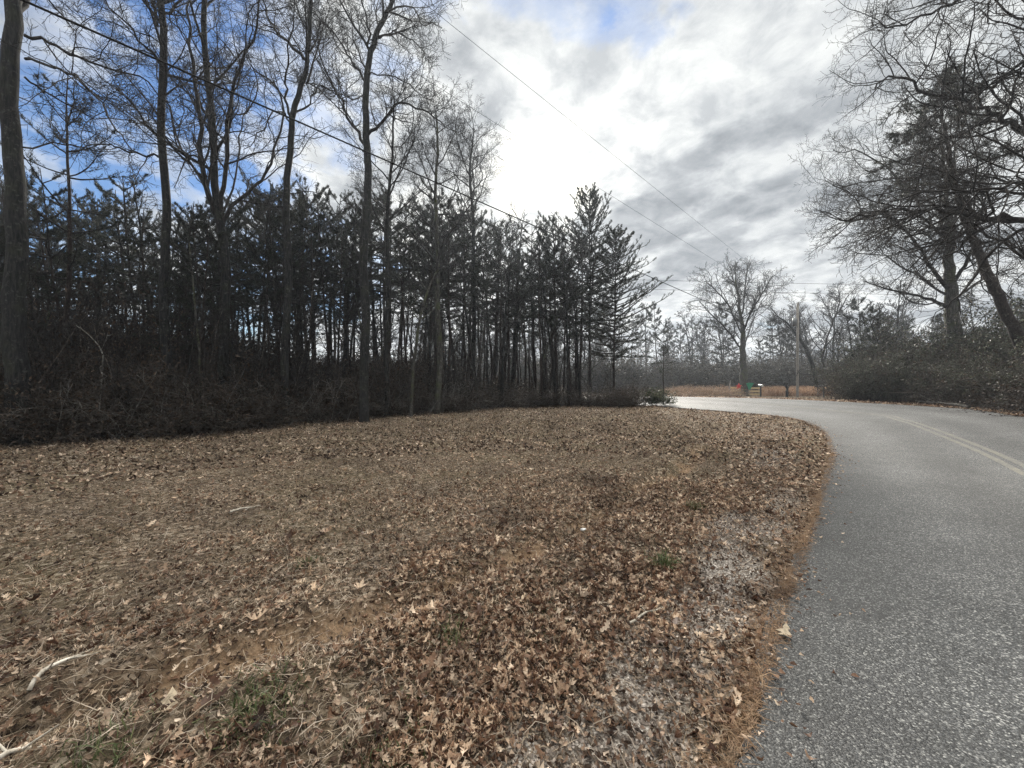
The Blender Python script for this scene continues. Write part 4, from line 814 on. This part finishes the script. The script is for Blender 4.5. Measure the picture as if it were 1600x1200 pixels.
# ------------------------------------------------------------------ ground cover
rs = np.random.RandomState(11)
def sample(n, rmin, rmax, pw=1.0, a0=-57, a1=56):
    """points over the verge, thinning with distance"""
    u = rs.rand(n); e = 2-pw; r = (rmin**e+u*(rmax**e-rmin**e))**(1/e); a = np.radians(rs.uniform(a0, a1, n)); return r*np.sin(a), r*np.cos(a)
def verge(x, y, margin=.0):
    ok = (segdist(x, y, LE) > margin) & (wood_side(x, y) < 1.0)
    return ok
LOBE = np.array([(0, .02), (.10, .03), (.2, .20), (.29, .09), (.42, .36), (.52, .12), (.66, .30), (.76, .10), (.88, .16), (1.0, .0)])
LOB2 = np.array([(0, .04), (.3, .26), (.65, .30), (1.0, .0)])
def leaves(x, y, size, shape, curl, lift, name, m, tilt=.35, tag_=None):
    n = len(x); S = len(shape); L = size*rs.uniform(.55, 1.25, n); th = rs.uniform(0, 2*pi, n)
    jit = rs.uniform(.45, 1.5, (n, S)); t = shape[:, 0][None]; wl = shape[:, 1][None]*jit; wr = shape[:, 1][None]*rs.uniform(.45, 1.5, (n, S))
    cu = rs.uniform(-.3, 1, n)[:, None]*curl; bend = rs.uniform(-.4, 1, n)[:, None]*curl
    zm = bend*(t-.5)**2*1.6+rs.normal(0, .02, (n, S))
    def side(w, sg, tw=0):
        return np.stack([(t+0*w+rs.normal(0, .015, w.shape)), sg*w*np.cos(cu*1.2), zm+np.abs(w)*np.sin(cu*1.2)*1.2+rs.normal(0, .025, w.shape)], -1)
    mid = np.stack([t+0*wl, 0*wl, zm+0*wl], -1); A = np.stack([side(wl, 1), mid, side(wr, -1)], 2)       # n,S,3,3
    A[..., 0] -= .5; A *= L[:, None, None, None]
    ax = rs.normal(0, tilt, n); ay = rs.normal(0, tilt, n); c, s = np.cos(ax), np.sin(ax); X, Y, Z = A[..., 0], A[..., 1], A[..., 2]
    Y, Z = Y*c[:, None, None]-Z*s[:, None, None], Y*s[:, None, None]+Z*c[:, None, None]; c, s = np.cos(ay), np.sin(ay); X, Z = X*c[:, None, None]-Z*s[:, None, None], X*s[:, None, None]+Z*c[:, None, None]
    c, s = np.cos(th), np.sin(th); X, Y = X*c[:, None, None]-Y*s[:, None, None], X*s[:, None, None]+Y*c[:, None, None]
    z0 = gz(x, y)+rs.uniform(.004, lift, n)+L*(np.abs(np.sin(ax))*.15+np.abs(np.sin(ay))*.3)
    V = np.stack([X+x[:, None, None], Y+y[:, None, None], Z+z0[:, None, None]], -1).reshape(-1, 3)
    b = np.arange(n)[:, None, None]*S*3+np.arange(S-1)[None, :, None]*3+np.array([0, 1])[None, None]
    return V, np.stack([b, b+1, b+4, b+3], -1).reshape(-1, 4)
def stuff(name, VF, m, label, cat, smooth=True):
    V, Fq, off = [], [], 0
    for v, f in VF: V.append(v); Fq.append(f+off); off += len(v)
    o = obj(name, mesh_np(name, np.concatenate(V), [np.concatenate(Fq)], m, smooth=smooth)); return tag(o, label, cat, None, 'stuff')
def leafdens(x, y):
    d = segdist(x, y, LE); near = np.exp(-(np.maximum(d, 0)/3.5)**2); n = vnoise(x, y, .42, 20)*.3+vnoise(x, y, 1.0, 21)*.4+vnoise(x, y, 2.6, 22)*.3
    f = .13+.87*near+.25*np.exp(-((x+.4)**2+(y-2.0)**2)/1.6); c = clay(x, y); g = gravel(x, y)
    return np.clip(f*np.clip((n-.30)*4.2, .10, 1.25), 0, 1)*(1-.75*c)*(1-.93*g)*(1-.6*np.exp(-(np.maximum(d, 0)/.22)**2))
def pick(n, rmin, rmax, pw, fn=None, margin=.03):
    x, y = sample(n, rmin, rmax, pw); k = verge(x, y, margin); x, y = x[k], y[k]
    if fn is not None: k = rs.rand(len(x)) < fn(x, y); x, y = x[k], y[k]
    return x, y
VF = []
x, y = pick(60000, 1.2, 7, 1.0, leafdens); VF.append(leaves(x, y, .055, LOBE, 1.6, .03, '', None, .5))
x, y = pick(80000, 7, 32, 1.1, leafdens); VF.append(leaves(x, y, .062, LOB2, .9, .04, '', None))
x, y = pick(1000, 1.2, 9, 1.0, lambda x, y: leafdens(x, y)**.5); VF.append(leaves(x, y, .105, LOBE, 1.2, .05, '', None, .4))
stuff('fallen_leaves', VF, M['litter'], 'tan and brown oak leaves strewn over the verge', 'leaves')
VF = []
x, y = pick(95000, 1.2, 9, 1.0, lambda x, y: .35+.6*leafdens(x, y)); VF.append(leaves(x, y, .032, LOB2, 1.0, .02, '', None, .5))
x, y = pick(50000, 9, 32, 1.1, None); VF.append(leaves(x, y, .08, LOB2, 1.0, .03, '', None, .5))
stuff('leaf_crumbs', VF, M['litter_old'], 'crumbled dark leaf litter between the leaves', 'leaves')
def blades(x, y, L, w, up, lie, z0=.0):
    """thin blades; up = mean rise, lie = spread"""
    n = len(x); th = rs.uniform(0, 2*pi, n); el = np.abs(rs.normal(up, lie, n)); l = L*rs.uniform(.4, 1.4, n); z = gz(x, y)+z0*rs.rand(n)
    d = np.stack([np.cos(th)*np.cos(el), np.sin(th)*np.cos(el), np.sin(el)], -1); s = np.stack([-np.sin(th), np.cos(th), 0*th], -1); tw = rs.uniform(-1, 1, n)[:, None]; s = s+np.array([0, 0, 1.])*tw; s /= np.linalg.norm(s, axis=1, keepdims=True)
    p = np.stack([x, y, z], -1); bend = rs.normal(0, .18, (n, 1))*l[:, None]*s; mid = p+d*l[:, None]*.5+bend+np.array([0, 0, 1.])*(l*.04)[:, None]; tip = p+d*l[:, None]*.98-np.array([0, 0, 1.])*(np.sin(el)*l*.25)[:, None]
    tip[:, 2] = np.maximum(tip[:, 2], p[:, 2]-.0); ww = (w*rs.uniform(.6, 1.4, n))[:, None]
    V = np.stack([p-s*ww*.5, p+s*ww*.5, mid+s*ww*.45, mid-s*ww*.45, tip+s*ww*.1, tip-s*ww*.1], 1).reshape(-1, 3); b = np.arange(n)[:, None]*6
    return V, np.concatenate([b+np.array([[0, 1, 2, 3]]), b+np.array([[3, 2, 4, 5]])])
def strawd(x, y):
    d = segdist(x, y, LE); return np.clip((d-.4)/2.5, .12, 1)*(.25+.75*vnoise(x, y, 1.6, 31))*(1-.8*clay(x, y))
VF = []
x, y = pick(125000, 1.2, 10, 1.0, strawd); VF.append(blades(x, y, .12, .0035, .05, .22, .03))
x, y = pick(85000, 10, 32, 1.1, strawd); VF.append(blades(x, y, .22, .010, .12, .3, .03))
x, y = pick(1300, 2.4, 14, 1.0, strawd, .8); VF.append(blades(x, y, .42, .005, .04, .08, .03))
stuff('dead_grass', VF, M['straw'], 'pale flattened straw and dead stalks over the clearing', 'grass', False)
VF = []
x, y = pick(90000, 1.2, 10, 1.0, lambda x, y: .25+.75*vnoise(x, y, .9, 41)); VF.append(blades(x, y, .05, .0035, .6, .4))
x, y = pick(90000, 10, 33, 1.1, lambda x, y: .25+.75*vnoise(x, y, 1.4, 42)); VF.append(blades(x, y, .09, .010, .7, .4))
stuff('winter_grass', VF, M['olive'], 'short matted olive-brown winter grass', 'grass', False)
# needles gathered along the asphalt
n = 22000; i = rs.randint(2*NS, int(9.2*NS), n); f = rs.rand(n)[:, None]; P0 = LE[i]*(1-f)+LE[i+1]*f; D = LE[i+1]-LE[i]; D = D[:, :2]/np.linalg.norm(D[:, :2], axis=1, keepdims=True)
off = np.abs(rs.normal(0, .085, n)*(.3+1.4*vnoise(P0[:, 0], P0[:, 1], .35, 9)))-.04; x, y = P0[:, 0]-D[:, 1]*off, P0[:, 1]+D[:, 0]*off
stuff('pine_needles', [blades(x, y, .075, .0028, .06, .2, .018)], M['needlefall'], 'orange-brown pine needles gathered along the road edge', 'needles', False)
n = 900; i = rs.randint(2*NS, int(9.2*NS), n); f = rs.rand(n)[:, None]; P0 = LE[i]*(1-f)+LE[i+1]*f; D = LE[i+1]-LE[i]; D = D[:, :2]/np.linalg.norm(D[:, :2], axis=1, keepdims=True)
off = -np.abs(rs.normal(0, .16, n)); x, y = P0[:, 0]-D[:, 1]*off, P0[:, 1]+D[:, 0]*off; k = rs.rand(n) < (.15+.85*vnoise(x, y, .5, 14)); x, y = x[k], y[k]
VL = leaves(x, y, .035, LOB2, 1.2, .008, '', None, .25); VL[0][:, 2] += .022; stuff('strewn_leaf_bits', [VL], M['litter'], 'leaf scraps blown onto the edge of the asphalt', 'leaves')
# gravel
M['stone'] = leafmat('gravel_stone', [(0, (.11, .095, .085)), (.5, (.27, .24, .215)), (.85, (.46, .42, .385)), (1, (.74, .7, .66))], 0.0, .8)
xs_, ys_ = [], []
for cx, cy, a, b in GRV:
    m_ = int(5200*(a*b)**.5); u = rs.normal(0, .62, m_)*a; v = rs.normal(0, .62, m_)*b; xs_.append(cx+u*.65-v*.76); ys_.append(cy+u*.76+v*.65)
x0, y0 = pick(9000, 1.2, 8, 1.0, lambda x, y: np.exp(-(segdist(x, y, LE)/.8)**2)); xs_.append(x0); ys_.append(y0)
x = np.concatenate(xs_); y = np.concatenate(ys_); k = segdist(x, y, LE) > .02; x, y = x[k], y[k]; n = len(x)
o8 = np.array([(1, 0, 0), (0, 1, 0), (-1, 0, 0), (0, -1, 0), (0, 0, .8), (0, 0, -.8)], float); s = np.abs(rs.normal(.0055, .0035, n))+.003
V = o8[None]*s[:, None, None]*rs.uniform(.6, 1.3, (n, 6, 1)); a = rs.uniform(0, 6.28, n); c, s2 = np.cos(a)[:, None], np.sin(a)[:, None]
V = np.stack([V[..., 0]*c-V[..., 1]*s2+x[:, None], V[..., 0]*s2+V[..., 1]*c+y[:, None], V[..., 2]+(gz(x, y)+s*.4)[:, None]], -1).reshape(-1, 3)
tri = np.array([(0, 1, 4), (1, 2, 4), (2, 3, 4), (3, 0, 4), (1, 0, 5), (2, 1, 5), (3, 2, 5), (0, 3, 5)]); Fq = (np.arange(n)[:, None, None]*6+tri[None]).reshape(-1, 3)
o = obj('roadside_gravel', mesh_np('roadside_gravel', V, [Fq], M['stone'], smooth=False)); tag(o, 'fine pale gravel washed along the shoulder', 'gravel', None, 'stuff')
# tall dry grass of the far field
x = rs.uniform(20, 50, 40000); y = rs.uniform(44, 56, 40000); k = (x > (1188-800)/F*y) & (x < (1300-800)/F*y); x, y = x[k], y[k]
stuff('field_grass', [blades(x, y, 1.15, .05, 1.35, .2)], M['field'], 'tall tawny dry grass across the road behind the pole', 'grass', False)
x = rs.uniform(18, 34, 60000); y = rs.uniform(29, 44, 60000); k = (offroad(x, y) > .3) & (x < 1.0*y); x, y = x[k], y[k]
stuff('verge_grass', [blades(x, y, .11, .03, .9, .4)], M['straw'], 'short pale grass of the yard across the road', 'grass', False)
# leaves along the far side of the road
n = 7000; i = rs.randint(6*NS, int(11*NS), n); f = rs.rand(n)[:, None]; P0 = RE[i]*(1-f)+RE[i+1]*f; D = RE[i+1]-RE[i]; D = D[:, :2]/np.linalg.norm(D[:, :2], axis=1, keepdims=True)
off = np.abs(rs.normal(0, .9, n))-.05; x, y = P0[:, 0]+D[:, 1]*off, P0[:, 1]-D[:, 0]*off
stuff('far_roadside_leaves', [leaves(x, y, .11, LOB2, .9, .04, '', None)], M['litter'], 'pale fallen leaves along the far side of the road', 'leaves')

# -- single things on the ground
def groundpt(px, py):
    Z = 992/(py-600)
    for _ in range(12): Z = (CAMZ-h1((px-800)/F*Z, Z))*F/(py-HOR)
    x = (px-800)/F*Z; return x, Z, float(gz([x], [Z])[0])
def one_leaf(px, py, size, rz, label):
    x, y, z = groundpt(px, py); st = rs.get_state(); V, Fq = leaves(np.array([x]), np.array([y]), size, LOBE, .9, .006, '', None, .1); rs.set_state(st)
    V = V-np.array([x, y, z]); o = obj('oak_leaf', mesh_np('oak_leaf', V, [Fq], M['paleleaf']), None, (x, y, z+(.02 if float(segdist([x],[y],LE)[0])<0 else 0.005))); o.rotation_euler = (0, 0, rz); tag(o, label, 'leaf'); return o
M['paleleaf'] = leafmat('pale_leaf', [(0, (.72, .62, .45)), (1, (.78, .70, .55))], .2, .5)
one_leaf(1226, 997, .10, .4, 'single pale oak leaf lying on the asphalt near the road edge')
one_leaf(258, 1112, .12, 1.4, 'large pale lobed leaf beside the dark hollow in the lower left')
def stick(px0, py0, px1, py1, r, label, m='deadwood', lift=.03, twigs=2, seed=0):
    a, b = groundpt(px0, py0), groundpt(px1, py1); rg = random.Random(seed); pts = []
    for i in range(9):
        t = i/8; x, y = a[0]+(b[0]-a[0])*t, a[1]+(b[1]-a[1])*t; pts.append((x-a[0]+rg.gauss(0, r*.5), y-a[1]+rg.gauss(0, r*.5), float(gz([x], [y])[0])-a[2]+lift*(1+.5*sin(t*5))))
    out = [(pts, [r*(1-.5*i/8) for i in range(9)], 0)]
    for k in range(twigs):
        p = pts[3+k*2]; d = nrmz((rg.gauss(0, 1), rg.gauss(0, 1), .15)); out.append(([p, tuple(p[i]+d[i]*r*7 for i in range(3)), tuple(p[i]+d[i]*r*12 for i in range(3))], [r*.45, r*.35, r*.2], 1))
    o = tube_obj('fallen_branch', out, M[m], None, {0: 6, 1: 4}); o.location = a; tag(o, label, 'branch'); return o
stick(40, 1085, 145, 1018, .012, 'bleached broken stick in the lower left, upper of two', seed=1)
stick(-20, 1205, 68, 1160, .013, 'bleached stick in the bottom left corner', seed=2)
stick(62, 965, 128, 895, .005, 'thin straight dry stalk above the bleached stick', 'straw', seed=3, twigs=0)
stick(250, 1180, 370, 1080, .004, 'long thin stalk beside the dark leaf hollow', 'straw', seed=4, twigs=0, lift=.06)
stick(985, 975, 1045, 942, .008, 'pale twig lying on the roadside gravel', seed=5, twigs=1)
stick(360, 800, 405, 790, .018, 'short grey branch lying mid-left in the clearing', seed=6)
def far_stick(a, b, za, zb, r, label, m, seed):
    rg = random.Random(seed); n = 8; pts = []
    for i in range(n+1):
        t = i/n; x = a[0]+(b[0]-a[0])*t; y = a[1]+(b[1]-a[1])*t; pts.append((x-a[0]+rg.gauss(0, .05), y-a[1]+rg.gauss(0, .05), h1(x, y)+za+(zb-za)*t+rg.gauss(0, .03)-h1(*a)))
    out = [(pts, [r*(1-.6*i/n) for i in range(n+1)], 0)]; sprout(out, pts, out[0][1], 2.2, 1, P_(n=[5, 6, 4, 0, 0], maxl=3, rmin=.008), rg)
    o = tube_obj('fallen_branch', out, M[m]); o.location = (a[0], a[1], h1(*a)); tag(o, label, 'branch')
far_stick((19.8, 17.0), (17.9, 14.0), .1, .25, .05, 'fallen grey limb in the brush pile at the right road side, lowest', 'pale', 1)
far_stick((20.5, 16.6), (17.9, 18.6), .3, .6, .045, 'fallen grey limb in the brush pile at the right road side, pointing away', 'brush', 2)
far_stick((18.9, 15.6), (19.5, 18.6), .2, 1.9, .05, 'broken limb propped up in the thicket at the right road side', 'brush', 3)
far_stick((18.0, 15.6), (19.2, 19.0), .12, .2, .06, 'long fallen limb at the front of the right brush pile', 'pale', 4)
M['litterw'] = plain('white_wrapper', (.8, .82, .86), .4)
def wrapper():
    x, y, z = groundpt(911, 818); import bmesh; bm = bmesh.new(); bmesh.ops.create_icosphere(bm, subdivisions=2, radius=.03); rg = random.Random(4)
    for v in bm.verts: k = rg.uniform(.5, 1.2); v.co.x *= k*1.3; v.co.y *= k; v.co.z = v.co.z*k*.6+.02
    me = bpy.data.meshes.new('crumpled_wrapper'); bm.to_mesh(me); bm.free(); me.materials.append(M['litterw']); o = obj('crumpled_wrapper', me, None, (x, y, z)); tag(o, 'crumpled white wrapper in the leaves near the clay track', 'litter')
wrapper()
def tuft(px, py, n, L, rad, label, m='green'):
    x, y, z = groundpt(px, py); xx = x+rs.normal(0, rad, n); yy = y+rs.normal(0, rad, n); V, Fq = blades(xx, yy, L, .006, .95, .35); V = V-np.array([x, y, z])
    o = obj('grass_tuft', mesh_np('grass_tuft', V, [Fq], M[m], smooth=False), None, (x, y, z)); tag(o, label, 'grass tuft', None, 'stuff' if rad >= .065 else None)
tuft(1037, 888, 190, .15, .045, 'bright green grass tuft in the leaves left of the gravel')
tuft(1086, 797, 120, .13, .06, 'green grass tuft farthest along the road shoulder')
tuft(708, 990, 110, .13, .05, 'grey-green grass tuft in the middle of the foreground leaves')
tuft(640, 1082, 120, .05, .035, 'short mossy green tuft below the middle foreground tuft')
tuft(405, 1105, 260, .11, .10, 'wide dull green grass patch beside the leaf hollow', 'green')
tuft(478, 885, 100, .08, .05, 'dull green tuft in the left of the clearing')
tuft(605, 1180, 240, .07, .10, 'yellow-green grass patch at the bottom of the picture')
tuft(860, 955, 120, .05, .07, 'small yellow-green tuft left of the gravel shoulder')
tuft(150, 1190, 160, .10, .09, 'green weedy patch in the bottom left')

# ------------------------------------------------------------------ words that tell one tree of a stand from the next
MARKS = [(25, 'the thick leftmost trunk'), (98, 'the thin-needled pine'), (258, 'the tall straight oak'), (348, 'the many-stemmed oak'), (448, 'the crooked-limbed oak'), (571, 'the tall forked oak'),
         (650, 'the pale snag'), (735, 'the bare twiggy crown'), (868, 'the feathery-topped pine'), (921, 'the tallest pine'), (1036, 'the small corner pine'), (1162, 'the broad spreading oak'),
         (1229, 'the orchard tree'), (1281, 'the leaning bare tree'), (1490, 'the massive upright oak'), (1600, 'the leaning pine trunk')]
ORD = ['nearest', 'second', 'third', 'fourth', 'fifth', 'sixth', 'seventh', 'eighth', 'ninth', 'tenth', 'eleventh', 'twelfth', 'thirteenth', 'fourteenth', 'fifteenth', 'sixteenth']
sets = {}
for o in C.objects:
    if o.parent is None and o.type == 'EMPTY' and o.get('group') and o.get('category') in ('tree', 'shrub'):
        x, y = o.location.x, o.location.y; px = x/y*F+800; mk = min(MARKS, key=lambda m_: abs(m_[0]-px)); side = 'right' if px >= mk[0] else 'left'
        g_ = o['group']; far = 'far' in g_
        edges = (64, 78, 90) if far else (30, 42) if 'behind the right' in g_ else (15, 18, 22, 27) if px < 640 else (22.5, 25, 28)
        row = sum(y > e for e in edges); kind = ('thin bare tree' if o.name.startswith('bare') else 'slender dark pine' if o.name.startswith('pine') else 'tall grey-green shrub' if 'back' in g_ else 'low dusty green shrub')
        if 'fringe' in g_: kind = 'twiggy fringe sapling'
        where = ['in the front row', 'in the second row', 'in the third row', 'in the fourth row', 'in the last row'][min(row, 4)] if not far else ['at the far woods front', 'in the far woods middle', 'deep in the far woods', 'at the far woods back'][min(row, 3)]
        sets.setdefault((kind, side, mk[1], where), []).append((abs(px-mk[0]), o))
for (kind, side, mk, where), L_ in sets.items():
    L_.sort(key=lambda q: q[0])
    for i, (d, o) in enumerate(L_):
        o['label'] = ('%s%s %s of %s, %s' % ('' if len(L_) == 1 else ORD[min(i, 15)]+' ', kind, side, mk, where)).strip()

# ------------------------------------------------------------------ winter haze in the air
m, t = mat('haze_air'); m.node_tree.nodes.clear()
pv = t.new('ShaderNodeVolumePrincipled', {'Color': (.80, .88, 1.0, 1), 'Density': .0008, 'Anisotropy': .45}); t.new('ShaderNodeOutputMaterial', {'Volume': pv.outputs[0]})
hx0, hx1, hy0, hy1, hz0, hz1 = -175, 197, -65, 197, float(zs.min())-1.0, 24.0
hz = poly_obj('haze', [prim_box((hx0+hx1)/2, (hy0+hy1)/2, (hz0+hz1)/2, hx1-hx0, hy1-hy0, hz1-hz0)], m); tag(hz, kind='stuff')
